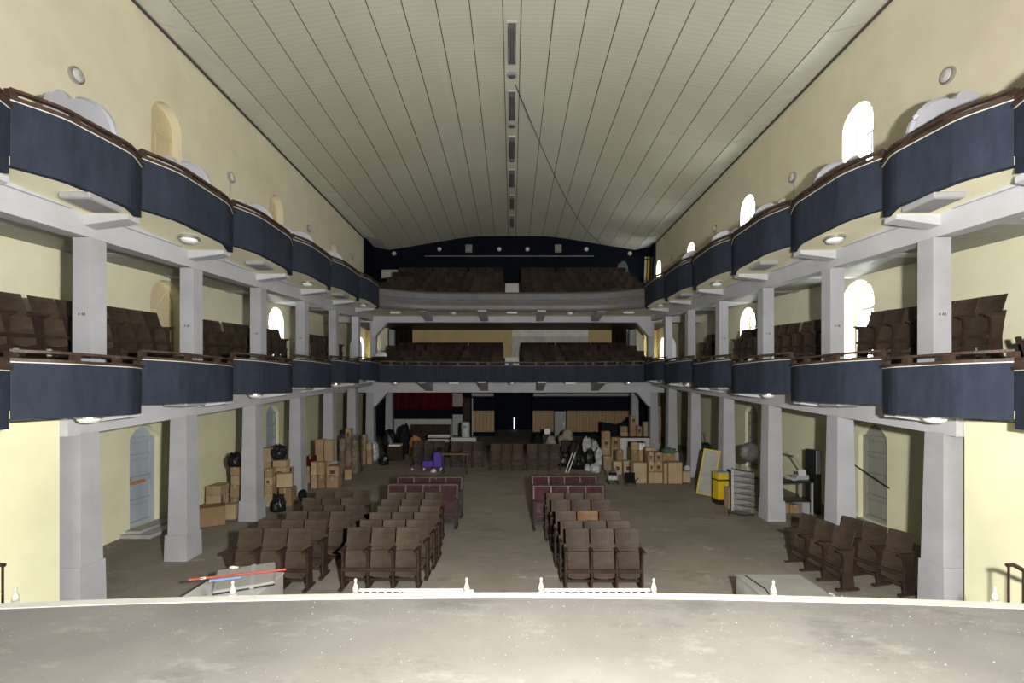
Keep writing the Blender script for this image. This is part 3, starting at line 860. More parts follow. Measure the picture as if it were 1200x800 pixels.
# ------------------------------------------------------------------ theatre benches
SW = 0.388
def bench_proto(n, kind='full', pale=None, w=SW):
    """tip-up seats on a shared frame; x along the row, front towards -y, origin on the floor"""
    P = []
    x0 = -n * w / 2
    # backrest: plywood, curved and raked
    def plate(z0, z1, y0, lean, half, th, bow, arc):
        m = MB(); nx, nz = 6, 4
        def pt(i, k, off):
            u = -1 + 2 * i / nx; v = k / nz
            zz = z0 + (z1 - z0) * v
            if arc and k == 0: zz -= arc * (1 - u * u)
            return (u * half, y0 + lean * v + bow * (1 - u * u) + off, zz)
        vs = [pt(i, k, 0) for k in range(nz + 1) for i in range(nx + 1)] + [pt(i, k, th) for k in range(nz + 1) for i in range(nx + 1)]
        fs = []; q = (nx + 1) * (nz + 1)
        for k in range(nz):
            for i in range(nx):
                a = k * (nx + 1) + i
                fs += [(a, a + 1, a + nx + 2, a + nx + 1), (q + a, q + a + nx + 1, q + a + nx + 2, q + a + 1)]
        for i in range(nx):
            a = i; b = nz * (nx + 1) + i
            fs += [(a, q + a, q + a + 1, a + 1), (b, b + 1, q + b + 1, q + b)]
        for k in range(nz):
            a = k * (nx + 1); b = a + nx
            fs += [(a, a + nx + 1, q + a + nx + 1, q + a), (b, q + b, q + b + nx + 1, b + nx + 1)]
        m.add(vs, fs); m.sm = False
        return m
    half = w / 2 - 0.011
    wood = {'maroon': 'maroon', 'simple': 'seat_wood_shaded'}.get(kind, 'seat_wood')
    mback = plate(0.56, 0.885, 0.03, 0.085, half, 0.018 if kind != 'maroon' else 0.05, 0.025, 0).mesh('backrest', wood)
    mseat = plate(0.20, 0.57, -0.085, 0.06, half - 0.02, 0.022 if kind != 'maroon' else 0.06, 0.02, 0.035).mesh('seat', wood)
    for i in range(n):
        cx = x0 + w * (i + .5)
        P.append(('backrest', mback if pale != i else plate(0.56, 0.885, 0.03, 0.085, half, 0.018, 0.025, 0).mesh('backrest', 'seat_wood_pale'), cx))
        P.append(('seat', mseat, cx))
    # stanchion: shaped side panel with arm rest and foot
    poly = [(-0.10, 0.0), (0.10, 0.0), (0.085, 0.10), (0.06, 0.30), (0.075, 0.50), (0.10, 0.66), (0.07, 0.66), (0.04, 0.60), (-0.15, 0.60), (-0.15, 0.575), (-0.10, 0.56), (-0.085, 0.40), (-0.10, 0.25)]
    st = MB().prism(poly, 'x', -0.017, 0.017)
    mst = st.mesh('stanchion', 'seat_frame')
    mft = MB().box(-0.026, 0.026, -0.195, 0.165, 0.0, 0.035).mesh('foot', 'seat_frame')
    marm = MB().box(-0.027, 0.027, -0.19, 0.06, 0.595, 0.62).mesh('armrest', 'seat_frame')
    for i in range(n + 1):
        cx = x0 + w * i
        P.append(('stanchion', mst, cx, ([('foot', mft), ('armrest', marm)] if kind != 'simple' else [])))
    L = n * w / 2
    if kind != 'simple':
        P.append(('front_rail', MB().box(-L, L, -0.135, -0.10, 0.285, 0.335).mesh('front_rail', 'seat_frame'), 0))
        P.append(('foot_rail', MB().box(-L, L, 0.02, 0.045, 0.085, 0.12).mesh('foot_rail', 'seat_frame'), 0))
    if kind == 'maroon':
        P.append(('gold_strip', MB().box(-L, L, 0.06, 0.18, 0.885, 0.905).mesh('gold_strip', 'gold_strip'), 0))
        gs = MB()
        mg = MB().prism([(-0.0, .56), (.03, .56), (0.125, .90), (0.09, .90)], 'x', -.014, .014).mesh('back_divider', 'gold_strip')
        for i in range(n + 1):
            P.append(('back_divider', mg, x0 + w * i))
        wr = MB()
        sec = [(-0.17, 0.10), (-0.20, 0.40), (-0.19, 0.63), (-0.02, 0.67), (0.02, 0.92), (0.20, 0.935), (0.17, 0.5), (0.16, 0.10)]
        nn = 24; vs = []; fs = []
        for i in range(nn + 1):
            x = -L - .035 + (2 * L + .07) * i / nn
            for k, (u, v) in enumerate(sec):
                j = noise.noise(Vector((x * 5, u * 7, v * 7))) * 0.02
                vs.append((x, u + j, v + j * 0.7))
        q = len(sec)
        for i in range(nn):
            for k in range(q - 1):
                fs.append((i * q + k, i * q + k + 1, (i + 1) * q + k + 1, (i + 1) * q + k))
        fs.append(tuple(range(q))); fs.append(tuple(range(nn * q, nn * q + q)))
        wr.add(vs, fs); wr.sm = True
        P.append(('plastic_wrap', wr.mesh('plastic_wrap', 'plastic_wrap'), 0))
    return P

def put_bench(proto, label, loc, rot=0.0, group=None, name='theatre_bench', cat='bench', tip=None):
    t = thing(name, label, cat, loc, rot if tip is None else tip, group)
    for e in proto:
        o = ob(e[0], e[1], parent=t, loc=(e[2], 0, 0))
        for n2, m2 in (e[3] if len(e) > 3 else []):
            ob(n2, m2, parent=o)
    return t

B3 = bench_proto(3)
B3P = bench_proto(3, pale=1)
B4M = bench_proto(4, 'maroon', w=0.375)
B4S = bench_proto(4, 'simple', w=0.43)
random.seed(7)
rown = ['front row', 'second row', 'third row', 'fourth row', 'fifth row', 'sixth row', 'seventh row']
blocks = {
    'left outer': [(-3.72, 7.28, .0), (-3.66, 7.72, .0), (-3.42, 8.20, .0), (-3.30, 8.58, .0), (-3.55, 9.11, .0), (-3.52, 9.68, .0)],
    'left inner': [(-2.03, 7.32, .0), (-1.96, 7.71, .0), (-1.92, 8.12, .0), (-1.90, 8.52, .0), (-1.96, 9.0, .0), (-1.99, 9.54, .0)],
    'right': [(1.41, 7.26, .0), (1.37, 7.66, .0), (1.34, 8.22, .0), (1.33, 8.97, .0), (1.27, 9.48, .0)],
}
for bn, rows in blocks.items():
    for k, (x, y, r) in enumerate(rows):
        pale = (bn == 'right' and k == 2)
        put_bench(B3P if pale else B3,
                  'brown wooden three-seat bench%s, %s of the %s block' % (' with one orange-brown backrest' if pale else '', rown[k], bn),
                  (x, y, fz(y)), r, 'brown benches of the %s block' % bn)
for bn, x, y, wh in (('left inner', -1.95, 10.2, 'nearer'), ('left inner', -1.93, 10.95, 'farther'), ('right', 1.22, 10.08, 'nearer'), ('right', 1.24, 11.04, 'farther')):
    put_bench(B4M, 'maroon upholstered bench wrapped in clear plastic, %s one behind the %s block' % (wh, bn), (x, y, fz(y)), 0, 'plastic-wrapped maroon benches', 'upholstered_bench')
# two benches turned sideways at the right columns
put_bench(B3, 'brown bench turned side-on facing the aisle, the one farther from the right wall', (5.06, 7.72, fz(7.72)), -PI / 2 + .10, 'benches turned side-on')
put_bench(B3, 'brown bench turned side-on close to the second right column', (5.76, 7.55, fz(7.55)), -PI / 2 + .26, 'benches turned side-on')
# far benches in front of the stacked goods
for k, (x, y, lab) in enumerate([(-3.05, 17.2, 'dark bench at the far left end of the back row of benches'),
                                 (-1.62, 16.9, 'dark bench standing behind the small table'),
                                 (-0.18, 16.35, 'dark bench with raised seats left of the centre doorway'),
                                 (1.10, 16.35, 'dark bench right of the centre doorway, beside the black bags')]):
    put_bench(B3, lab, (x, y, fz(y)), 0, 'benches at the back of the floor')

# benches of the lower side galleries, facing across the hall
for s, sd, lst in ((-1, 'left', [4.62, 5.93, 7.16, 8.40, 10.25, 11.52, 13.0, 16.2, 17.45]), (1, 'right', [7.0, 8.27, 10.35, 11.6, 13.25, 15.6])):
    for i, y in enumerate(lst):
        put_bench(B3, 'brown three-seat bench in the lower %s gallery, %s from the stage' % (sd, ORD[i]),
                  (s * 6.62, y, h4(0.045, y)), 0, 'benches in the lower %s gallery' % sd, tip=(0, s * math.atan(RK), -s * PI / 2 + (0.02 if i % 2 else -0.02)))
put_bench(B3, 'brown bench tipped on its back in the lower right gallery near the stage', (6.75, 5.55, h4(0.045, 5.55) + .10), 0, 'benches in the lower right gallery', tip=(-1.15, 0.05, -PI / 2 + .2))

# rows of seats in wood darkened for the dim light on the two back balconies
for lev, rows, nm in ((0, UZ, 'upper'), (1, MZ, 'lower')):
    for r, (y, h) in enumerate(rows):
        for sdx, sdn in ((-1, 'left'), (1, 'right')):
            for k in range(3):
                x = sdx * (0.42 + 0.88 + k * 1.768)
                yy = y
                put_bench(B4S, 'dark four-seat bench, %s of the %s back balcony, %s %s of the steps' % (rown[r], nm, ORD[k], sdn),
                          (x, yy, CZ + h + (0.0 if yy >= 17.5 else 0)), 0.0, 'dark benches of the %s back balcony' % nm)
# centre steps
for nm, rows, n, rise in (('upper', UZ, 10, .165), ('lower', MZ, 6, .16)):
    t = thing('centre_steps', 'pale flight of steps between the seats of the %s back balcony' % nm, 'steps', (0, rows[0][0] - .1, CZ + rows[0][1]))
    for i in range(n):
        ob('step', MB().box(-.30, .30, .30 * i, .30 * i + .32, (max(0, rise * (i - .6)) if i else 0) + .004, rise * (i + 1)), 'white_panel', t)
# ------------------------------------------------------------------ cardboard boxes
random.seed(11)
pile_no = {}
LAY = ['bottom', 'second', 'third', 'fourth', 'fifth']
def carton(x, y, z, w, d, h, rot, mat, label, grp, printed=False, open_top=False):
    t = thing('cardboard_box', label, 'box', (x, y, z), rot, grp)
    b = min(.012, w * .06)
    ob('body', MB().chamfer(-w / 2, w / 2, -d / 2, d / 2, 0, h, b), mat, t)
    if not open_top:
        ob('tape', MB().box(-.022, .022, -d / 2 - .002, d / 2 + .002, h - .12 * 0 - .001, h + .002), 'tape', t)
        ob('tape', MB().box(-.022, .022, -d / 2 - .003, -d / 2 + .001, h * .72, h + .001), 'tape', t)
    else:
        ob('flap', MB().hexa([(-w / 2, -d / 2, h), (w / 2, -d / 2, h), (w / 2, -d / 2 + .006, h), (-w / 2, -d / 2 + .006, h),
                              (-w / 2, -d / 2 - w * .35, h + w * .16), (w / 2, -d / 2 - w * .35, h + w * .16), (w / 2, -d / 2 - w * .35 + .006, h + w * .165), (-w / 2, -d / 2 - w * .35 + .006, h + w * .165)]), mat, t)
        ob('flap', MB().box(w / 2 - .004, w / 2 + .004, -d / 2, d / 2, h - .01, h + w * .4), mat, t)
    if printed:
        ob('print', MB().box(-w * .2, w * .2, -d / 2 - .002, -d / 2, h * .30, h * .62), 'print_dark', t)
        ob('print', MB().box(-w * .32, w * .32, -d / 2 - .002, -d / 2, h * .16, h * .20), 'print_dark', t)
    return t
stack_i = {}
def stack(pile, x0, x1, d, hs, base=0, depth=None, rot=0.0, mats=None, printed=(), open_last=False):
    """boxes piled at a spot: x0..x1 pixel span of the pile at distance d, hs heights in pixels from the floor up"""
    d = dm(d); k = d / F
    stack_i[pile] = stack_i.get(pile, 0) + 1
    col = stack_i[pile]
    w = (x1 - x0) * k; X = ((x0 + x1) / 2 - 600) * k
    z = fz(d) + base * k + .004
    dep = depth if depth else max(0.24, min(0.5, w * 0.95))
    for i, hp in enumerate(hs):
        h = hp * k - .004
        last = i == len(hs) - 1
        lay = i + (0 if base == 0 else 1)
        mt = (mats[i] if mats else 'card%d' % random.randrange(4))
        jit = random.uniform(-.02, .02) if not last else random.uniform(-.06, .06)
        carton(X + random.uniform(-.01, .01), d + dep / 2, z, w * random.uniform(.95, .985), dep, h, rot + (jit if i else 0), mt,
               'cardboard box, %s layer, %s stack of the pile %s' % (LAY[lay], ORD[col - 1], pile),
               'cardboard boxes ' + pile, i in printed, open_last and last)
        z += hp * k
    return X, d + dep / 2, z

def bag(name, label, px, d, wpx, hpx, mat, seed, z=None, grp=None, dy=None, rough=.42, cat='bag', knot=True):
    if z is None: d = dm(d)
    k = d / F
    w = wpx * k / 2; h = hpx * k
    X = (px - 600) * k; dep = dy if dy else w * .9
    t = thing(name, label, cat, (X, d, (fz(d + dep * .0) if z is None else z)), 0, grp)
    g = MB().blob((0, 0, 0.0), (w * .9, dep, h / 1.75), seed, rough, n=16)
    ob('sack', g, mat, t)
    if knot:
        g = MB().blob((0, 0, h * .90), (w * .09, w * .09, h * .07), seed + 3, .3, n=8, flat=.1); ob('knot', g, mat, t)
    return t

# left wall, between the second and third column
PL = 'behind the second left column'
stack(PL, 260, 275, 11.0, [18])
stack(PL, 240, 258, 11.8, [16, 11], depth=.5)
_, _, z = stack(PL, 269.5, 281, 11.55, [17, 15, 11, 10])
bag('rubbish_bag', 'black bag on top of the boxes behind the third left column', 275, 11.35, 16, 17, 'black_bag', 4, z=z, grp='black bags on the left')
t = carton((246 - 600) * 10.25 / F, 10.35, fz(10.35) + .004, .48, .40, .42, .55, 'card2', 'crushed brown cardboard box on the floor before the left wall', 'cardboard boxes ' + PL, open_top=True)
# between the third and fourth column
PL = 'between the third and fourth left columns'
stack(PL, 309.5, 318.5, 11.95, [16, 9, 10, 10], printed=(2,))
X, y, z = stack(PL, 326, 341, 12.0, [22], depth=.34)
carton(X - .06, y - .02, z + .01, .36, .30, .34, .35, 'card3', 'tilted open cardboard box on the pile beside the fourth left column', 'cardboard boxes ' + PL, open_top=True)
_, _, z = stack(PL, 319, 335, 12.75, [12, 12, 12, 8], printed=(2,))
bag('rubbish_bag', 'black bag on top of the boxes between the third and fourth left columns', 327, 12.8, 15, 18, 'black_bag', 5, z=z, grp='black bags on the left')
stack(PL, 306, 317, 13.3, [17, 18, 17])
bag('rubbish_bag', 'black knotted rubbish bag on the floor beside the third left column', 326.5, 11.62, 17, 20, 'black_bag', 6, grp='black bags on the left')
t = thing('car_tyre', 'dark round cushion leaning against the fourth left column plinth', 'cushion', ((349 - 600) * 12.0 / F + .02, 12.25, fz(12.25)))
g = MB().lathe([(0, -.05), (.13, -.05), (.15, -.02), (.15, .02), (.13, .05), (0, .05)], 18, (0, 0, .16), 'x'); g.sm = True; ob('cover', g, 'black_cloth', t)
t.name = 'round_cushion'
# between the fourth and fifth column
PL = 'between the fourth and fifth left columns'
stack(PL, 364, 371, 13.7, [16, 15]); stack(PL, 371.8, 380, 13.7, [16, 15]); stack(PL, 382, 396.5, 13.75, [13, 13], printed=(1,))
stack(PL, 369, 379, 14.8, [21, 26]); stack(PL, 380, 390, 14.8, [21, 25])
stack(PL, 359, 367.5, 14.3, [20, 12], mats=['card1', 'red_dark'])
t = thing('paper_sheaf', 'white crumpled papers on the boxes between the fourth and fifth left columns', 'paper', ((389 - 600) * 13.83 / F, 14.0, fz(13.83) + 26.3 * 13.83 / F))
for k in range(4):
    ob('sheet', MB().cbox((k * .05 - .08, 0, .02 + .012 * k), (.14, .2, .006), Matrix.Rotation(.3 * k, 3, 'Z') @ Matrix.Rotation(.12 * (k - 1), 3, 'Y')), 'paper_white', t)
PL = 'in film behind the fifth left column'
stack(PL, 397.5, 403.7, 15.55, [13, 14, 14]); stack(PL, 404.7, 411.2, 15.55, [13, 14, 13, 13], printed=(3,)); stack(PL, 412.2, 419, 15.55, [13, 13, 13])
t = thing('stretch_film', 'clear stretch film wrapped round the box stack behind the fifth left column', 'plastic film', ((408.3 - 600) * 15.55 / F, 15.72, fz(15.55)))
g = MB(); ww, dd, hh = .36, .27, 1.28; vs = []; fs = []
ring = 28
for j in range(9):
    for i in range(ring):
        a = 2 * PI * i / ring
        x = ww * max(-1, min(1, 1.35 * math.cos(a))); y = dd * max(-1, min(1, 1.35 * math.sin(a)))
        q = noise.noise(Vector((x * 8, y * 8, j * 1.3))) * .018
        vs.append((x * (1 + q), y * (1 + q) , .03 + hh * j / 8))
for j in range(8):
    for i in range(ring): fs.append((j * ring + i, j * ring + (i + 1) % ring, (j + 1) * ring + (i + 1) % ring, (j + 1) * ring + i))
g.add(vs, fs); g.sm = True; ob('film', g, 'plastic_wrap', t)
PL = 'beside the sixth left column'
stack(PL, 402, 410, 14.75, [12], rot=.3, open_last=True)
stack(PL, 422.5, 428.5, 16.9, [9, 9, 8, 9]); stack(PL, 429.5, 435.5, 16.9, [9, 8, 8])
bag('plastic_bag', 'grey translucent plastic bag in the corner beside the sixth left column', 437, 17.6, 14, 24, 'plastic_bag', 9)
bag('rubbish_bag', 'black bag low in the left back corner by the grey plastic bag', 450, 16.9, 12, 12, 'black_bag', 10, grp='black bags on the left')

# big pile at the right
PR_ = 'at the right front'
stack(PR_, 742.5, 758.5, 14.3, [24], mats=['card3'])
stack(PR_, 760, 777, 14.3, [13], mats=['card3'])
stack(PR_, 760, 766.5, 14.35, [12, 11], base=13, depth=.36, printed=(0, 1)); stack(PR_, 767, 776.5, 14.35, [12, 11], base=13, depth=.36, printed=(0, 1))
stack(PR_, 778, 781.8, 14.25, [24]); stack(PR_, 783, 800, 14.25, [25], mats=['card3']); stack(PR_, 800.6, 810, 14.4, [13])
stack(PR_, 777, 792, 14.85, [19, 11])
stack(PR_, 757, 767, 15.05, [18, 17]);
PR_ = 'at the right middle'
stack(PR_, 719, 729, 15.45, [15], printed=(0,)); stack(PR_, 730.6, 741, 15.4, [16], printed=(0,)); stack(PR_, 707.5, 717, 16.0, [17])
_, _, z = stack(PR_, 722.5, 731, 16.0, [12, 12], rot=.12)
stack(PR_, 740, 748, 16.0, [12, 12, 9]); stack(PR_, 748.5, 756, 16.0, [12, 12, 8], mats=['card0', 'card1', 'paper_white'])
_, _, zs = stack(PR_, 738, 756, 16.75, [21], depth=.4)
PR_ = 'at the right back'
stack(PR_, 705.6, 715.5, 17.5, [16, 11, 8], printed=(1,)); stack(PR_, 716, 727, 17.5, [17, 11], printed=(1,))
stack(PR_, 727.5, 736, 18.95, [12, 13, 7]); stack(PR_, 738.5, 745.5, 19.0, [12, 12, 10, 10], rot=.1, printed=(3,)); stack(PR_, 746.5, 753, 18.8, [12, 11, 10], rot=-.08, printed=(2,)); stack(PR_, 754, 759, 19.0, [18, 19])
stack(PR_, 770, 775, 20.6, [18, 17, 12])
# suitcase, white counter, green cloth
t = thing('suitcase', 'black suitcase lying on the heap of boxes at the right', 'suitcase', ((748 - 600) * 17.0 / F, 17.2, zs + .003))
ob('shell', MB().chamfer(-.28, .28, -.17, .17, 0, .20, .03), 'black_cloth', t)
ob('handle', MB().tube([(-.07, -.17, .10), (-.06, -.20, .10), (.06, -.20, .10), (.07, -.17, .10)], .01, 6), 'black_metal', t)
k = 17.9 / F
t = thing('white_counter', 'long white counter behind the heap of boxes at the right', 'counter', ((746 - 600) * k, 18.42, fz(18.42)))
ob('carcass', MB().box(-.60, .60, -.18, .18, 0, .84), 'white_panel', t); ob('top', MB().box(-.62, .62, -.20, .20, .84, .87), 'dark_brown', t)
for i in (-1, 0, 1): ob('door', MB().box(i * .4 - .19, i * .4 + .19, -.195, -.18, .06, .80), 'white_panel', t)
t = bag('green_cloth', 'green cloth bundle on the boxes at the right, beside the column', 784, 15.0, 17, 6, 'green_cloth', 12, z=fz(14.83) + 30.4 * 14.83 / F, knot=False, cat='cloth')
t = bag('white_bundle', 'white plastic bundle on the cardboard box beside the fifth right column', 805.5, 14.55, 8, 6, 'plastic_bag', 13, z=fz(14.37) + 13.3 * 14.37 / F, knot=False, cat='bundle')
t = thing('covered_couch', 'black couch under a cloth against the wood panelling at the right back', 'couch', ((721 - 600) * 21.6 / F, 21.8, fz(21.8)))
g = MB().prism([(-.62, 0), (.62, 0), (.66, .9), (.60, 1.22), (.45, 1.06), (.1, 1.0), (-.3, 1.06), (-.62, 1.12)], 'y', -.25, .25); ob('cloth', g, 'black_cloth', t)
ob('seat', MB().chamfer(-.56, .56, -.65, -.24, 0, .42, .05), 'black_cloth', t)

# bags in front of the doorway's right side
for i, (px, d, w, h) in enumerate([(661, 16.7, 17, 16), (678, 16.3, 19, 17), (691, 16.7, 13, 20), (674, 17.4, 20, 24)]):
    bag('rubbish_bag', 'black rubbish bag right of the back benches, %s from the left' % ['first', 'third', 'fourth', 'second'][i], px, d, w, h, 'black_bag', 20 + i, grp='black bags right of the back benches', rough=.42)
for i, (px, d, w, h, lab) in enumerate([(687.5, 17.9, 13, 26, 'clear plastic bag standing behind the black rubbish bags'), (702, 16.85, 10, 21, 'tall clear plastic bag at the right end of the black bags'),
                                        (698, 15.75, 13, 11, 'clear crumpled plastic bag nearest the maroon benches'), (688.5, 15.95, 8, 8, 'small white plastic bag in front of the black rubbish bags'),
                                        (697.5, 18.3, 10, 20, 'pale plastic bag behind the tall clear bag')]):
    bag('plastic_bag', lab, px, d, w, h, 'plastic_bag', 30 + i, rough=.3)
for i, (px, d, w, h, mt, lab) in enumerate([(630, 18.6, 14, 26, 'black_cloth', 'dark heap of clothes behind the back bench at the doorway'), (646, 18.6, 14, 24, 'beige_cloth', 'grey-brown bundle of clothes behind the back bench'),
                                            (664, 18.9, 21, 30, 'beige_cloth', 'large beige cloth bundle left of the grey locker'), (694, 19.2, 18, 24, 'black_bag', 'black bag behind the pale plastic bags'),
                                            (653, 17.7, 11, 18, 'black_bag', 'black bag beside the beige bundle')]):
    bag('cloth_bundle', lab, px, d, w, h, mt, 40 + i, rough=.3, cat='bundle', knot=False)
k = 19.6 / F
t = thing('stacked_crate', 'dark crate with a white carton on top, behind the clothes heap', 'crate', ((641 - 600) * k, 19.7, fz(19.7)))
ob('crate', MB().chamfer(-.2, .2, -.2, .2, 0, .82, .01), 'dark_brown', t); ob('carton', MB().chamfer(-.11, .13, -.12, .12, .82, 1.05, .008), 'paper_white', t)
t = thing('brown_suitcase', 'brown upright suitcase among the bags right of the doorway', 'suitcase', ((666 - 600) * 17.6 / F + .03, 18.5, fz(18.5)))
ob('shell', MB().chamfer(-.2, .2, -.1, .1, .02, .72, .03), 'dark_brown', t); ob('handle', MB().tube([(-.07, 0, .72), (-.06, 0, .77), (.06, 0, .77), (.07, 0, .72)], .01, 6), 'black_metal', t)
t = thing('leaning_boards', 'two pale narrow boards leaning among the black bags', 'boards', ((668 - 600) * 15.9 / F, 15.95, fz(15.95)))
for i in range(2):
    ob('board', MB().tube([(-.18 + .1 * i, -.25, .02), (.10 + .1 * i, .12, .62)], .018, 6), 'trim_white', t)
# grey locker by the wainscot
t = thing('grey_locker', 'tall grey locker in front of the wood panelling', 'locker', ((657 - 600) * 23.8 / F, 24.2, fz(24.2)))
ob('carcass', MB().box(-.29, .29, -.2, .2, 0, 1.42), 'lamp_grey', t); ob('door', MB().box(-.27, .27, -.225, -.2, .04, 1.38), 'lamp_grey', t)
ob('handle', MB().box(.18, .20, -.25, -.225, .7, .85), 'steel', t)

# wheeled walker and fallen frame in front of the pile
t = thing('wheeled_walker', 'small silver and black wheeled walker before the box pile', 'walker', ((718 - 600) * 14.2 / F, 14.3, fz(14.3)))
for sx in (-.14, .14):
    ob('side_frame', MB().tube([(sx, -.15, .08), (sx, -.10, .28), (sx, .08, .46), (sx, .12, .48)], .014, 6), 'steel', t)
    for sy in (-.16, .14):
        g = MB().lathe([(0, -.015), (.06, -.015), (.06, .015), (0, .015)], 12, (sx, sy, .06), 'x'); ob('wheel', g, 'black_metal', t)
    ob('rear_leg', MB().tube([(sx, .14, .06), (sx, .08, .46)], .012, 6), 'steel', t)
ob('seat', MB().chamfer(-.14, .14, -.1, .08, .27, .31, .01), 'black_cloth', t); ob('basket', MB().chamfer(-.12, .12, -.14, .06, .12, .24, .01), 'plastic_bag', t)
t = thing('fallen_chair', 'black folding chair fallen on the floor before the box pile', 'chair', ((737 - 600) * 14.0 / F, 14.0, fz(14)))
for sx in (-.12, .14):
    ob('leg', MB().tube([(sx, -.18, .02), (sx + .05, .1, .30)], .012, 6), 'black_metal', t)
    ob('leg', MB().tube([(sx + .1, -.16, .25), (sx, .14, .02)], .012, 6), 'black_metal', t)
ob('seat', MB().cbox((.03, 0, .17), (.30, .26, .03), Matrix.Rotation(.5, 3, 'X')), 'black_cloth', t)
ob('backrest', MB().cbox((.05, .1, .30), (.30, .03, .14), Matrix.Rotation(.4, 3, 'X')), 'black_cloth', t)

# ------------------------------------------------------------------ things by the right columns
x, y = 5.14, 12.05
t = thing('litter_bin', 'yellow square litter bin with black lid and base by the right columns', 'bin', (x + .22, y, fz(y)), .12)
ob('base', MB().chamfer(-.155, .155, -.15, .15, 0, .12, .01), 'black_metal', t); ob('body', MB().chamfer(-.15, .15, -.145, .145, .12, .60, .012), 'yellow', t)
ob('slot_band', MB().chamfer(-.152, .152, -.147, .147, .60, .63, .004), 'black_metal', t); ob('hood', MB().chamfer(-.15, .15, -.145, .145, .63, .79, .012), 'yellow', t)
ob('lid', MB().chamfer(-.155, .155, -.15, .15, .79, .82, .008), 'lamp_grey', t)
t = thing('framed_board', 'grey board in a yellow frame leaning beside the fourth right column', 'board', (5.22, 12.75, fz(12.75) + .04), (0, .17, -.15))
ob('panel', MB().box(-.19, .19, -.008, .008, .03, 1.22), 'grey_board', t)
for xa, xb, za, zb_ in ((-.22, -.19, 0, 1.25), (.19, .22, 0, 1.25), (-.19, .19, 0, .03), (-.19, .19, 1.22, 1.25)):
    ob('frame_bar', MB().box(xa, xb, -.018, .018, za, zb_), 'yellow', t)
carton((857 - 600) * 11.55 / F, 11.62, fz(11.62) + .003, .18, .22, .52, .1, 'card0', 'tall cardboard box between the yellow bin and the folded bed', 'cardboard boxes by the right columns')
t = thing('folding_bed', 'folded bed with grey zigzag mattress on black legs beside the third right column', 'folding bed', (5.38, 10.95, fz(10.95)), -.42)
ob('back_board', MB().box(-.24, -.19, -.11, .11, .14, 1.10), 'grey_board', t)
for i in range(7):
    z = .15 + .135 * i
    ob('mattress_fold', MB().hexa([(-.19, -.10, z), (.24, -.10, z - .04), (.24, .10, z - .04), (-.19, .10, z), (-.19, -.085, z + .12), (.24, -.115, z + .08), (.24, .10, z + .08), (-.19, .10, z + .12)]), 'mattress_grey', t)
ob('leg_frame', MB().tube([(-.30, -.16, .02), (-.28, -.14, .10), (.0, -.12, .06), (.22, -.12, .09), (.26, -.14, .02)], .013, 6), 'black_metal', t)
ob('leg_frame', MB().tube([(-.30, .14, .02), (-.28, .12, .10), (.22, .12, .09), (.26, .14, .02)], .013, 6), 'black_metal', t)
t = thing('standing_fan', 'standing fan wrapped in grey plastic behind the folded bed', 'fan', (5.90, 11.65, fz(11.65)))
g = MB().lathe([(0, -.09), (.10, -.09), (.22, -.05), (.25, 0), (.22, .05), (.10, .10), (0, .11)], 18, (0, 0, 1.38), 'y'); g.sm = True; ob('wrapped_head', g, 'mattress_grey', t)
ob('motor', MB().lathe([(0, .10), (.09, .10), (.08, .22), (0, .24)], 12, (0, 0, 1.38), 'y'), 'black_metal', t)
ob('pole', MB().tube([(0, .1, .04), (0, .1, 1.3)], .015, 8), 'steel', t); ob('base', MB().lathe([(0, 0), (.2, 0), (.19, .03), (.03, .05), (0, .05)], 18, (0, .1, 0)), 'black_metal', t)
# metal table with gym gear behind the third right column
k = 11.05 / F; tx = (935 - 600) * k; ty = 11.3; tz = fz(ty)
t = thing('metal_table', 'dark metal worktable between the second and third right columns', 'table', (tx, ty, tz))
ob('top', MB().box(-.42, .38, -.25, .25, .74, .78), 'black_metal', t)
for sx in (-.39, .35):
    for sy in (-.22, .22): ob('leg', MB().box(sx - .02, sx + .02, sy - .02, sy + .02, 0, .74), 'lamp_grey', t)
ob('shelf', MB().box(-.40, .36, -.23, .23, .30, .32), 'black_metal', t)
t = thing('exercise_console', 'grey exercise machine console with bent arms on the worktable', 'machine', (tx + .02, ty, tz + .785))
ob('arm', MB().tube([(.30, 0, 0), (.26, 0, .20), (.02, -.03, .58), (-.06, -.03, .62)], .018, 8), 'lamp_grey', t)
ob('console', MB().cbox((-.04, -.04, .62), (.24, .10, .05), Matrix.Rotation(.25, 3, 'Y')), 'lamp_grey', t)
ob('handle', MB().tube([(-.36, 0, 0), (-.36, 0, .38), (-.22, 0, .36), (-.15, 0, .03)], .016, 8), 'beige_cloth', t)
ob('foot_block', MB().chamfer(.05, .34, -.12, .12, 0, .12, .02), 'lamp_grey', t)
ob('screen', MB().cbox((.17, -.1, .17), (.18, .02, .14), Matrix.Rotation(-.3, 3, 'X')), 'white_panel', t)
random.seed(5)
o = None
m = MB()
for i in range(90):
    m.cbox((random.uniform(-.10, -.0), random.uniform(-.22, .1), .812 + random.uniform(0, .03)), [random.uniform(.02, .05) for _ in range(3)], Matrix.Rotation(random.uniform(0, 3), 3, 'Z'))
o = ob('loose_fittings', m, 'lamp_grey', None, (tx, ty, tz)); tag(o, 'loose small metal fittings heaped on the worktable', 'fittings', kind='stuff')
for i, (dx, h, mt) in enumerate(((-.26, .24, 'card0'), (-.02, .20, 'card2'))):
    carton(tx + dx, ty - .02, tz + .003, .22, .3, h, 0, mt, 'cardboard box under the worktable, %s of two' % ('left' if i == 0 else 'right'), 'cardboard boxes by the right columns')
t = thing('steel_cabinet', 'low grey steel cabinet beside the worktable', 'cabinet', (tx + .21, ty - .02, tz))
ob('carcass', MB().box(-.09, .09, -.2, .2, 0, .28), 'lamp_grey', t); ob('drawer', MB().box(-.08, .08, -.215, -.2, .03, .25), 'lamp_grey', t)
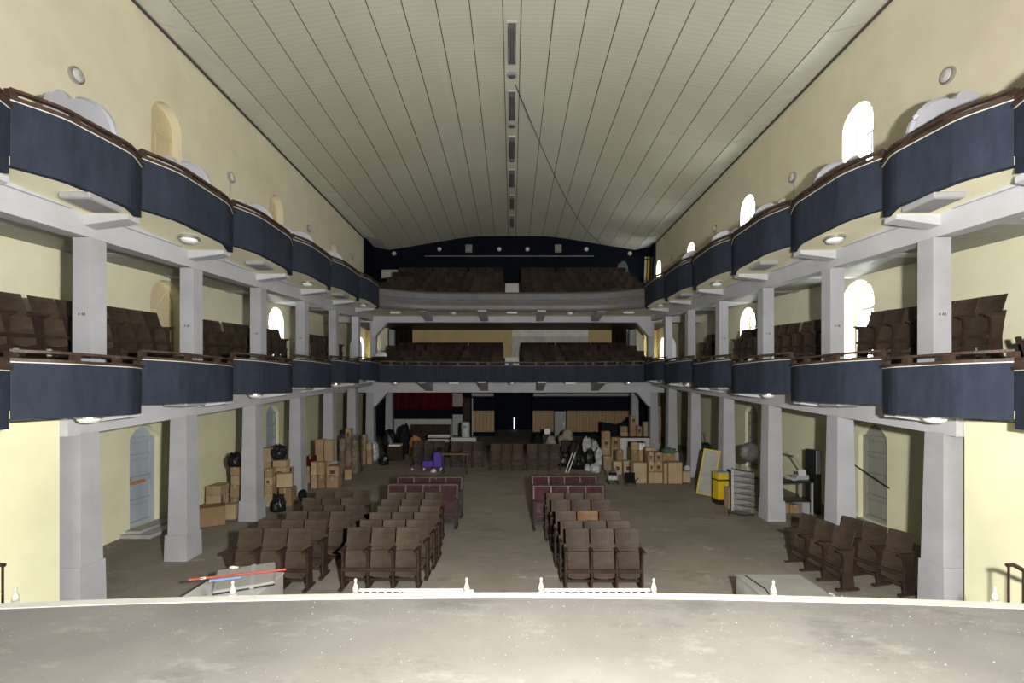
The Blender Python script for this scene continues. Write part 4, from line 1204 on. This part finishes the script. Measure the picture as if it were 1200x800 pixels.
t = thing('partition_screen', 'tall dark screen standing at the end of the worktable', 'screen', (tx + .52, ty, tz))
ob('panel', MB().box(-.07, .07, -.2, .2, 0, 1.5), 'black_metal', t); ob('blue_strip', MB().box(-.06, .03, -.23, -.2, .95, 1.5), 'door_bluegrey', t)
t = bag('white_rubble', 'white dusty plastic heap at the foot of the second right column', 985, 8.86, 22, 9, 'plastic_bag', 60, cat='plastic', knot=False)
t.location.x = 6.2; t.location.y = 8.15; t.location.z = fz(8.15)
# stick on the right door wall
t = thing('door_stick', 'thin stick propped across the right side door', 'stick', (W - .06, 9.75, CZ - 1.72))
ob('stick', MB().tube([(0, 0, -.30), (-.1, 1.05, .12)], .012, 6), 'dark_brown', t)
ob('cord', MB().tube([(0, .1, -.27), (.05, .1, -.27)], .006, 5), 'yellow', t)
# dark cluttered machine behind the fifth right column
t = thing('floor_machine', 'dark floor polisher behind the fifth right column', 'machine', ((826 - 600) * 16.2 / F - .0, 16.3, fz(16.3)))
ob('body', MB().chamfer(-.16, .2, -.2, .2, .08, .62, .06), 'lamp_grey', t); ob('tank', MB().chamfer(-.12, .22, -.15, .18, .62, .95, .08), 'black_metal', t)
ob('handle', MB().tube([(.1, .1, .6), (.06, .1, 1.25), (-.1, .1, 1.28)], .02, 8), 'black_metal', t)
for sx in (-.1, .14): ob('wheel', MB().lathe([(0, -.02), (.09, -.02), (.09, .02), (0, .02)], 12, (sx, -.12, .09), 'x'), 'black_metal', t)
# crumpled plastic on the floor by the benches
t = thing('plastic_sheet', 'crumpled clear plastic sheet on the floor before the side-on benches', 'plastic sheet', (4.55, 6.72, fz(6.72) + .0))
g = MB(); n = 14; vs = []; fs = []
for j in range(n + 1):
    for i in range(n + 1):
        u, v = -.30 + .6 * i / n, -.2 + .4 * j / n
        vs.append((u, v, .05 + .10 * abs(noise.noise(Vector((u * 9, v * 9, 3)))) + .04 * noise.noise(Vector((u * 22, v * 22, 1)))))
for j in range(n):
    for i in range(n): fs.append((j * (n + 1) + i, j * (n + 1) + i + 1, (j + 1) * (n + 1) + i + 1, (j + 1) * (n + 1) + i))
g.add(vs, fs); ob('sheet', g, 'plastic_bag', t)

# ------------------------------------------------------------------ plinths before the stage
t = thing('low_plinth', 'low grey plinth with a dark cord over it, right of the centre aisle', 'plinth', (3.62, 6.15, fz(6.1) - .02))
hp = CZ - 2.6 - fz(6.1) + .02
ob('body', MB().box(-.44, .44, -.5, .5, 0, hp - .02), 'plywood_grey', t); ob('top', MB().box(-.45, .45, -.51, .51, hp - .02, hp), 'grey_board', t)
ob('cord', MB().tube([(-.34, .45, hp + .008), (-.30, .0, hp + .008), (-.36, -.25, hp + .008), (-.30, -.5, hp + .008)], .008, 6), 'black_metal', t)
t = thing('low_plinth', 'low grey plinth carrying a board and poles, left before the stage', 'plinth', (-3.72, 6.18, fz(6.1) - .02))
ob('body', MB().box(-.44, .44, -.55, .55, 0, hp - .02), 'plywood_grey', t); ob('top', MB().box(-.45, .45, -.56, .56, hp - .02, hp), 'white_panel', t)
zt = CZ - 2.6
t = thing('padded_board', 'grey padded board with a strap lying across the left plinth', 'board', (-3.62, 6.38, zt + .045), (0.13, 0.0, .46))
ob('board', MB().chamfer(-.36, .36, -.30, .30, 0.004, .05, .02), 'grey_board', t)
ob('edge_band', MB().box(-.355, .355, -.297, .297, .0, .012), 'black_metal', t)
ob('strap', MB().box(.06, .11, -.302, .302, .003, .053), 'lamp_grey', t)
t = thing('red_pole', 'long red painted pole lying over the padded board', 'pole', (-3.70, 6.36, zt + .114))
ob('pole', MB().tube([(-.54, -.20, .010), (.54, .20, -.008)], .015, 8), 'red_paint', t)
ob('band', MB().tube([(-.42, -.155, .0078), (-.36, -.133, .0067)], .0155, 8), 'trim_white', t)
t = thing('blue_tube', 'short pale blue tube beside the red pole', 'tube', (-3.80, 6.22, zt + .104))
ob('tube', MB().tube([(-.17, -.05, 0), (.17, .07, 0)], .013, 8), 'blue_plastic', t); ob('cap', MB().tube([(-.175, -.052, 0), (-.165, -.048, 0)], .0145, 8), 'paper_white', t)
t = thing('light_bulb', 'small pale bulb lying on the padded board', 'bulb', (-3.86, 6.52, zt + .150))
g = MB().lathe([(0, -.07), (.018, -.06), (.022, -.01), (.014, .03), (.012, .06), (0, .062)], 10, axis='x'); g.sm = True; ob('glass', g, 'trim_white', t); ob('cap', MB().lathe([(0, .06), (.012, .06), (.012, .085), (0, .088)], 10, axis='x'), 'gold_strip', t)

# ------------------------------------------------------------------ far left: cabinets, boards, table
for i in range(5):
    xa = -6.15 + .60 * i
    t = thing('white_cabinet', 'white tall cabinet under the red curtain at the back left, %s from the left' % ORD[i], 'cabinet', (xa + .30, 24.7, fz(24.7)), 0, 'white cabinets at the back left')
    ob('carcass', MB().box(-.295, .295, -.2, .2, 0, .98), 'white_panel', t); ob('door', MB().box(-.275, .275, -.22, -.2, .03, .95), 'white_panel', t); ob('handle', MB().box(.22, .24, -.235, -.22, .5, .6), 'steel', t)
t = thing('red_curtain', 'dark red curtain hung across the wall above the white cabinets', 'curtain', (-4.7, 24.95, CZ - .95))
pts = [(-1.55 + 3.1 * i / 80, .04 * math.sin(i * 1.7)) for i in range(81)]
ob('cloth', MB().prism(pts + [(u, v + .02) for u, v in pts[::-1]], 'z', 0, .85), 'red_dark', t); ob('rod', MB().tube([(-1.6, 0, .86), (1.6, 0, .86)], .015, 6), 'black_metal', t)
t = thing('pink_board', 'pale pink board above the lattice screen at the back left', 'board', (-2.9, 25.0, CZ - .82))
ob('board', MB().box(-.26, .26, -.02, .02, 0, .72), 'pinkish', t); ob('rail', MB().box(-.27, .27, -.03, .03, -.04, 0), 'dark_brown', t)
t = thing('lattice_screen', 'tall glazed lattice screen at the back left', 'screen', (-2.9, 25.0, fz(25)))
ob('glass', MB().box(-.24, .24, -.006, .006, .1, 1.18), 'white_panel', t)
for i in range(5): ob('upright', MB().box(-.25 + .125 * i - .012, -.25 + .125 * i + .012, -.02, .02, 0, 1.2), 'lamp_grey', t)
for i in range(7): ob('crossbar', MB().box(-.25, .25, -.018, .018, .1 + .18 * i - .01, .1 + .18 * i + .01), 'lamp_grey', t)
t = thing('wooden_door', 'tall brown wooden door leaf standing at the back wall', 'door leaf', (-2.43, 25.1, fz(25.1)))
ob('leaf', MB().box(-.2, .2, -.03, .03, 0, 2.05), 'dark_brown', t)
for z in (.1, .75, 1.4): ob('raised_panel', MB().box(-.14, .14, -.042, -.03, z, z + .52), 'dark_brown', t)
t = thing('edge_post', 'pale wooden post beside the brown door at the back wall', 'post', (-2.12, 25.12, fz(25.1))); ob('post', MB().box(-.02, .02, -.03, .03, 0, 2.05), 'trim_white', t); ob('foot', MB().box(-.05, .05, -.05, .05, 0, .05), 'dark_brown', t)
t = thing('dark_board', 'large dark brown panel leaning before the white cabinets', 'board', (-3.82, 22.0, fz(22)), (-.16, 0, 0))
ob('panel', MB().box(-.92, .92, -.02, .02, 0, .98), 'dark_brown', t); ob('brace', MB().cbox((-.3, -.03, .45), (1.0, .03, .05), Matrix.Rotation(-.75, 3, 'Y')), 'seat_wood', t)
t = thing('white_counter', 'low white counter carrying the white cylinder heater', 'counter', ((543.5 - 600) * 19.7 / F, 19.95, fz(19.9)))
ob('carcass', MB().box(-.5, .5, -.25, .25, 0, .60), 'lamp_grey', t); ob('top', MB().chamfer(-.52, .52, -.27, .27, .40, .66, .01), 'white_panel', t)
t = thing('water_heater', 'white cylindrical water heater standing on the low white counter', 'heater', ((545 - 600) * 19.7 / F, 19.95, fz(19.9) + .662))
g = MB().lathe([(0, 0), (.17, 0), (.18, .03), (.18, .58), (.15, .63), (0, .65)], 20); g.sm = False; ob('tank', g, 'white_panel', t)
ob('badge', MB().box(-.09, .05, -.186, -.17, .42, .47), 'black_metal', t); ob('pipe', MB().tube([(-.05, -.18, .12), (-.02, -.22, .05), (.05, -.22, .05), (.06, -.18, .14)], .012, 6), 'lamp_grey', t)
t = thing('side_cupboard', 'dark low cupboard under the stacked keyboards at the back', 'cupboard', ((512 - 600) * 18.7 / F, 18.95, fz(18.9)))
ob('carcass', MB().box(-.45, .45, -.2, .2, 0, .60), 'dark_brown', t)
for sx in (-.22, .22): ob('door', MB().box(sx - .2, sx + .2, -.215, -.2, .04, .56), 'dark_brown', t)
for i in range(2):
    t = thing('electric_keyboard', '%s grey electric keyboard of the pair stacked at the back' % ('lower' if i == 0 else 'upper'), 'keyboard', ((513.5 - 600) * 18.7 / F, 18.9, fz(18.9) + .605 + .17 * i), -.05 + .12 * i, 'stacked keyboards')
    ob('case', MB().chamfer(-.44, .44, -.15, .15, 0, .11, .02), 'lamp_grey', t); ob('keys', MB().box(-.40, .40, -.16, -.02, .09, .115), 'paper_white', t); ob('stand_block', MB().box(-.3, .3, -.08, .1, .11, .165 if i == 0 else .13), 'black_metal', t)
y = 15.85
t = thing('small_table', 'small table with pale top and dark legs before the back benches', 'table', ((533.5 - 600) * y / F, y, fz(y)))
ob('top', MB().chamfer(-.46, .46, -.22, .22, .62, .66, .008), 'gold_strip', t)
for sx in (-.40, .40):
    ob('leg', MB().box(sx - .02, sx + .02, -.03, .03, .02, .62), 'black_metal', t); ob('foot', MB().box(sx - .025, sx + .025, -.24, .2, 0, .04), 'black_metal', t)
ob('stretcher', MB().box(-.40, .40, -.01, .01, .25, .29), 'black_metal', t)
y = 16.15
t = thing('cleaning_cart', 'violet plastic cleaning cart with a black cloth beside the small table', 'cart', ((507 - 600) * y / F, y + .1, fz(y + .1)))
ob('bucket', MB().chamfer(-.36, .02, -.16, .16, .10, .34, .03), 'violet_plastic', t); ob('tower', MB().chamfer(.02, .34, -.16, .16, .10, .64, .04), 'violet_plastic', t)
ob('wringer', MB().prism([(-.02, .34), (.18, .78), (.30, .78), (.18, .34)], 'y', -.1, .1), 'black_cloth', t)
for sx in (-.3, .28):
    for sy in (-.12, .12): ob('wheel', MB().lathe([(0, -.015), (.05, -.015), (.05, .015), (0, .015)], 10, (sx, sy, .05), 'x'), 'paper_white', t)
t = bag('white_rag', 'white rag on the floor before the violet cart', 508, 15.75, 7, 4, 'paper_white', 70, knot=False, cat='rag')
t = thing('paper_ball', 'small white paper ball on the floor before the back left bench', 'paper ball', ((483 - 600) * 16.3 / F, 16.3, fz(16.3))); ob('ball', MB().blob((0, 0, 0), (.035, .035, .035), 80, .3, n=8, flat=.2), 'paper_white', t); ob('scrap', MB().box(.05, .09, -.02, .02, 0, .004), 'paper_white', t)
for i, (px, d, w, h, mt, lab) in enumerate([(457, 18.9, 16, 30, 'black_bag', 'black sack heap in the back left corner'), (474, 19.0, 15, 34, 'black_cloth', 'tall dark heap of cloth left of the leaning board'), (487, 18.4, 16, 26, 'orange_wood', 'orange-brown bundle left of the leaning board')]):
    bag('cloth_bundle', lab, px, d, w, h, mt, 90 + i, rough=.3, cat='bundle', knot=False)
t = thing('dark_crate', 'dark crate with a pale lid in the back left corner', 'crate', ((463 - 600) * 18.1 / F, 18.2, fz(18.2))); ob('crate', MB().chamfer(-.3, .3, -.2, .2, 0, .55, .01), 'dark_brown', t); ob('lid', MB().box(-.22, .22, -.21, .19, .55, .62), 'trim_white', t)

# ------------------------------------------------------------------ odds and ends on the balconies
zz = CZ + UZ[4][1]
t = thing('plank_stack', 'orange-brown planks lying across the rear seats of the upper back balcony', 'planks', (4.05, 24.6, zz))
for i in range(3): ob('plank', MB().box(-1.3 + .2 * i, 1.2 + .15 * i, -.12 + .1 * i, -.03 + .1 * i, .86 + .035 * i, .89 + .035 * i), 'orange_wood', t)
for sx in (-1.0, 1.0): ob('trestle', MB().box(sx - .04, sx + .04, -.1, .2, 0, .86), 'dark_brown', t)
t = bag('hanging_cloth', 'pale teal cloth heap at the right of the upper back balcony', 729.5, 24.4, 17, 33, 'teal_cloth', 95, z=zz, knot=False, cat='cloth', rough=.22)
for i in range(3):
    t = thing('yellow_plank', 'tall %s plank leaning in the right corner of the upper back balcony' % ['pale yellow', 'bright yellow', 'brown'][i], 'plank', (6.95 + .16 * i, 24.6, zz), (-.05, .05, 0), 'planks in the right corner')
    ob('plank', MB().box(-.05, .05, -.02, .02, 0.01, 1.75), ['trim_white', 'yellow', 'rail_brown'][i], t); ob('end_batten', MB().box(-.055, .055, -.03, .03, 1.6, 1.66), 'rail_brown', t)
t = thing('wall_panel', 'pale grey panel against the wall at the left end of the upper back balcony', 'panel', (-6.45, 25.2, zz)); ob('panel', MB().box(-.55, .55, -.03, .03, 0.75, 1.2), 'white_panel', t); ob('post', MB().box(-.04, .04, -.03, .03, 0, .75), 'dark_brown', t)
for i, (s, px, lab) in enumerate(((1, 927, 'white plastic bag in the lower right gallery before the third bench'), (1, 881, 'white plastic bag in the lower right gallery beside the third column'), (1, 905, 'small white plastic bag in the lower right gallery behind the rail'))):
    X = 5.62
    d = X * F / (px - 600)
    b_ = bag('plastic_bag', lab, px, d, 12 if i < 2 else 8, 26, 'paper_white', 100 + i, z=h4(-.36, d), knot=False, rough=.2)
t = thing('white_sheet', 'white sheet over the seat backs at the left end of the lower back balcony', 'sheet', (-5.3, 18.98, CZ + .5 + .89)); g = MB().blob((0, 0, 0), (.24, .12, .16), 110, .3, n=14, flat=.7); ob('sheet', g, 'paper_white', t)
# ------------------------------------------------------------------ lamps
def soffit_rect(loc, label, grp):
    t = thing('soffit_lamp', label, 'ceiling lamp', loc, 0, grp)
    ob('housing', MB().chamfer(-.19, .19, -.24, .24, -.075, 0.0, .012), 'lamp_grey', t)
    ob('diffuser', MB().chamfer(-.17, .17, -.22, .22, -.085, -.07, .006), 'lamp_dull', t)
def soffit_dome(loc, label, grp):
    t = thing('soffit_lamp', label, 'ceiling lamp', loc, 0, grp)
    g = MB().lathe([(0.0, 0), (0.14, 0), (0.15, -.02), (0.15, -.055), (0.135, -.06), (0.0, -.06)], 20); g.sm = False
    ob('chrome_ring', g, 'steel', t)
    g = MB().lathe([(0.0, -.055), (0.13, -.055), (0.12, -.085), (0.09, -.11), (0.05, -.122), (0.0, -.126)], 20); g.sm = True
    ob('bowl', g, 'lamp_white', t)
for s, sd in ((-1, 'left'), (1, 'right')):
    for lev, hb, ph in (('upper', 1.98, 0), ('lower', -0.707, 1)):
        for k, (a, b) in enumerate(zip(EDGE[1:-1], EDGE[2:])):
            z = h4(hb, b) + .012
            rect = (k + ph) % 2 == 0
            (soffit_rect if rect else soffit_dome)((s * (5.24 if lev == 'upper' else 5.45), (a + b) / 2 + (.15 if lev == 'upper' else .35), z),
                '%s lamp under the %s %s balcony, %s bay from the stage' % ('rectangular grey' if rect else 'round chrome-rimmed', lev, sd, ORD[k]),
                'lamps under the side balconies')
for lev, z, lst in (('upper', z0 + .05, [(-4.6, 1), (-2.3, 0), (0, 1), (2.3, 0), (4.6, 1)]), ('lower', CZ + .36, [(-4.6, 0), (-2.3, 1), (0, 0), (2.3, 1), (4.6, 0)])):
    for k, (x, r) in enumerate(lst):
        if r:
            t = thing('soffit_lamp', 'rectangular white lamp under the %s back balcony, %s of five from the left' % (lev, ORD[k]), 'ceiling lamp', (x, 18.55, z), 0, 'lamps under the back balconies')
            ob('housing', MB().chamfer(-.22, .22, -.09, .09, -.075, 0.0, .012), 'lamp_grey', t)
            ob('diffuser', MB().chamfer(-.20, .20, -.10, .07, -.09, -.02, .006), 'lamp_white', t)
        else:
            soffit_dome((x, 18.55, z), 'round chrome-rimmed lamp under the %s back balcony, %s of five from the left' % (lev, ORD[k]), 'lamps under the back balconies')
# round lamps on the high side walls
for s, sd in ((-1, 'left'), (1, 'right')):
    for k, y in enumerate((8.47, 13.15, 18.2, 23.2)):
        t = thing('wall_lamp', 'round chrome-rimmed lamp high on the %s wall, %s from the stage' % (sd, ORD[k]), 'wall lamp', (s * W, y, CZ + 5.17 + RK * y), 0, 'round wall lamps')
        g = MB().lathe([(0.0, 0), (0.135, 0), (0.145, -s * .03), (0.14, -s * .07), (0.12, -s * .075), (0.0, -s * .07)], 24, axis='x')
        ob('chrome_ring', g, 'steel', t)
        g = MB().lathe([(0.0, -s * .07), (0.118, -s * .07), (0.10, -s * .09), (0.06, -s * .105), (0.0, -s * .11)], 24, axis='x'); g.sm = True
        ob('lens', g, 'lamp_white', t)
        if k in (1, 2):
            ob('cable', MB().tube([(0, 0, -.13), (s * -.004, 0, -.9)], .008, 5), 'lamp_grey', t)
# fittings of the dark upper back wall
for k, px in enumerate((462, 515, 585, 618, 687, 738)):
    p = at(px, 292 + (5 if k in (0, 5) else 0), 26.4)
    t = thing('wall_lamp', 'small round lamp on the dark upper back wall, %s from the left' % ORD[k], 'wall lamp', (p.x, 26.4, p.z), 0, 'round lamps on the back wall')
    ob('ring', MB().lathe([(0, 0), (.12, 0), (.125, -.04), (.10, -.05), (0, -.045)], 16, axis='y'), 'lamp_grey', t)
    g = MB().lathe([(0, -.045), (.10, -.045), (.06, -.08), (0, -.09)], 16, axis='y'); ob('lens', g, 'lamp_white', t)
for k, px in enumerate((549.5, 654)):
    p = at(px, 291.5, 26.4)
    t = thing('wall_speaker', 'square pale speaker grille on the dark back wall, %s one' % ('left' if k == 0 else 'right'), 'speaker', (p.x, 26.4, p.z))
    ob('case', MB().chamfer(-.19, .19, -.10, 0, -.22, .22, .015), 'slat_grey', t)
    for i in range(6):
        ob('louvre', MB().box(-.15, .15, -.112, -.10, -.17 + .06 * i, -.145 + .06 * i), 'lamp_grey', t)
# grilles and round fittings of the ceiling's centre strip
for k, y in enumerate((11.05, 13.6, 16.05, 18.45, 20.85, 23.3)):
    t = thing('ceiling_grille', 'dark louvred grille in the ceiling centre strip, %s from the stage' % ORD[k], 'grille', (0, y, CZ + 8.72), 0, 'grilles of the centre strip')
    ob('frame', MB().box(-.125, .125, 0, 1.3, -.03, 0), 'trim_white', t)
    ob('box', MB().box(-.095, .095, .04, 1.26, -.16, -.028), 'grille', t)
    for i in (-1, 0, 1):
        ob('fin', MB().box(i * .055 - .006, i * .055 + .006, .05, 1.25, -.19, -.155), 'lamp_grey', t)
for k, y in enumerate((12.95, 15.4, 17.7, 19.9)):
    t = thing('ceiling_rose', 'round dark fitting between grilles of the ceiling centre strip, %s from the stage' % ORD[k], 'ceiling fitting', (0, y, CZ + 8.72), 0, 'round fittings of the centre strip')
    ob('ring', MB().lathe([(0, 0), (.13, 0), (.14, -.03), (.11, -.05), (0, -.05)], 16), 'lamp_grey', t)
    ob('cup', MB().lathe([(0, -.05), (.09, -.05), (.05, -.08), (0, -.085)], 16), 'grille', t)
# slack cable under the ceiling
t = tag(ob('hanging_cable', MB().tube([(0.1, 13.2, CZ + 8.60)] + [(0.1 + 4.9 * k / 12, 13.2 + 13.1 * k / 12, CZ + 8.6 - 0.32 * k / 12 - 0.85 * math.sin(PI * k / 12)) for k in range(1, 12)] + [(5.0, 26.3, CZ + 8.2)], 0.012, 5), 'black_metal'),
        'thin dark cable running from the ceiling centre strip towards the back right corner', 'cable')

# ------------------------------------------------------------------ finials and low fence of the stage edge
def finial(px, label, tall=0.15):
    y0 = 4.13
    x = (px - 600) * y0 / F
    y = stage_edge(x) + .07
    t = thing('finial', label, 'finial', (x, y, SZ - .10), 0, 'stage edge finials')
    s_ = tall / 0.15
    ob('post', MB().box(-.02, .02, -.02, .02, -.10, .10), 'finial_white', t)
    g = MB().lathe([(0, .10), (.020, .10), (.026, .118), (.022, .138), (.013, .165), (.008, .182), (.012, .192), (.013, .202), (.009, .212), (0, .215)], 12); g.sm = True
    ob('turned_top', g, 'finial_white', t)
pos = [(48, 'leftmost white turned finial on the stage edge, in front of the yellow wall'), (418, 'white finial at the left end of the left slatted fence'),
       (547, 'white finial at the right end of the left slatted fence'), (634, 'white finial at the left end of the right slatted fence'),
       (765, 'white finial at the right end of the right slatted fence'), (901, 'white finial in front of the low grey plinth on the right'),
       (279, 'short white finial in front of the board on the left plinth'), (1138, 'rightmost white finial, before the yellow wall by the handrail')]
for px, lab in pos: finial(px, lab)
for nm, pa, pb in (('left', 418, 547), ('right', 634, 765)):
    xa, xb = (pa - 600) * 4.13 / F + .03, (pb - 600) * 4.13 / F - .03
    ya = stage_edge((xa + xb) / 2) + .07
    t = thing('low_fence', 'low white slatted fence on the stage edge, the %s one' % nm, 'fence', ((xa + xb) / 2, ya, SZ - .105), 0, 'low fences of the stage edge')
    L = (xb - xa) / 2
    ob('top_rail', MB().box(-L, L, -.012, .012, .105, .122), 'stage_white', t)
    ob('bottom_rail', MB().box(-L, L, -.012, .012, -.06, -.04), 'stage_white', t)
    n = 14
    for i in range(n):
        x = -L + 2 * L * (i + .5) / n
        ob('slat', MB().box(x - .008, x + .008, -.008, .008, -.06, .105), 'stage_white', t)
t = thing('loose_batten', 'loose cream batten lying along the left slatted fence', 'batten', (-0.66, stage_edge(0.5) + .105, SZ - .02))
ob('batten', MB().box(-.30, .32, -.012, .012, -.005, .012), 'stage_white', t)
ob('nail', MB().box(-.2, -.19, -.003, .003, .012, .02), 'steel', t)
# hand rails of the stage stairs against the side walls
for s, sd in ((1, 'right'), (-1, 'left')):
    y = 4.42
    x0 = 4.66 if s > 0 else 4.78
    t = thing('stair_railing', 'dark metal stair railing beside the yellow wall at the %s edge' % sd, 'railing', (s * x0, y, SZ - .02))
    top = [(0, 0, .13), (s * .06, 0, .135), (s * 1.1, 0, -.42)]
    ob('handrail', MB().tube(top, .02, 8), 'dark_brown', t)
    for i in range(8):
        x = .01 + .14 * i
        ob('baluster', MB().box(min(s * x, s * (x + .014)), max(s * x, s * (x + .014)), -.007, .007, -.78 - .0 * i, .13 - .5 * max(0, x - .06)), 'dark_brown', t)
    ob('bottom_rail', MB().box(min(0, s * 1.12), max(0, s * 1.12), -.012, .012, -.80, -.77), 'dark_brown', t)
    ob('newel', MB().box(-.015, .015, -.015, .015, fz(y) - (SZ - .02), -.77), 'dark_brown', t)

# crumbs of plaster on the stage
random.seed(3)
m = MB()
for i in range(1100):
    x = random.uniform(-4.6, 4.6); y = random.uniform(2.35, 3.9) if random.random() < .6 else random.uniform(3.3, 3.9)
    if y > stage_edge(x) - .12: continue
    r = random.uniform(.0012, .0038) * (1.8 if random.random() < .06 else 1)
    a = random.uniform(0, PI)
    u, v = r * math.cos(a), r * math.sin(a)
    m.add([(x + u, y + v, SZ + .0005), (x - v, y + u, SZ + .0005), (x - u, y - v, SZ + .0005), (x + v * .6, y - u, SZ + .0005), (x, y, SZ + r * .8)],
          [(0, 1, 4), (1, 2, 4), (2, 3, 4), (3, 0, 4)])
o = ob('plaster_crumbs', m, 'crumb'); tag(o, 'crumbs of white plaster strewn over the stage carpet', 'debris', kind='stuff')
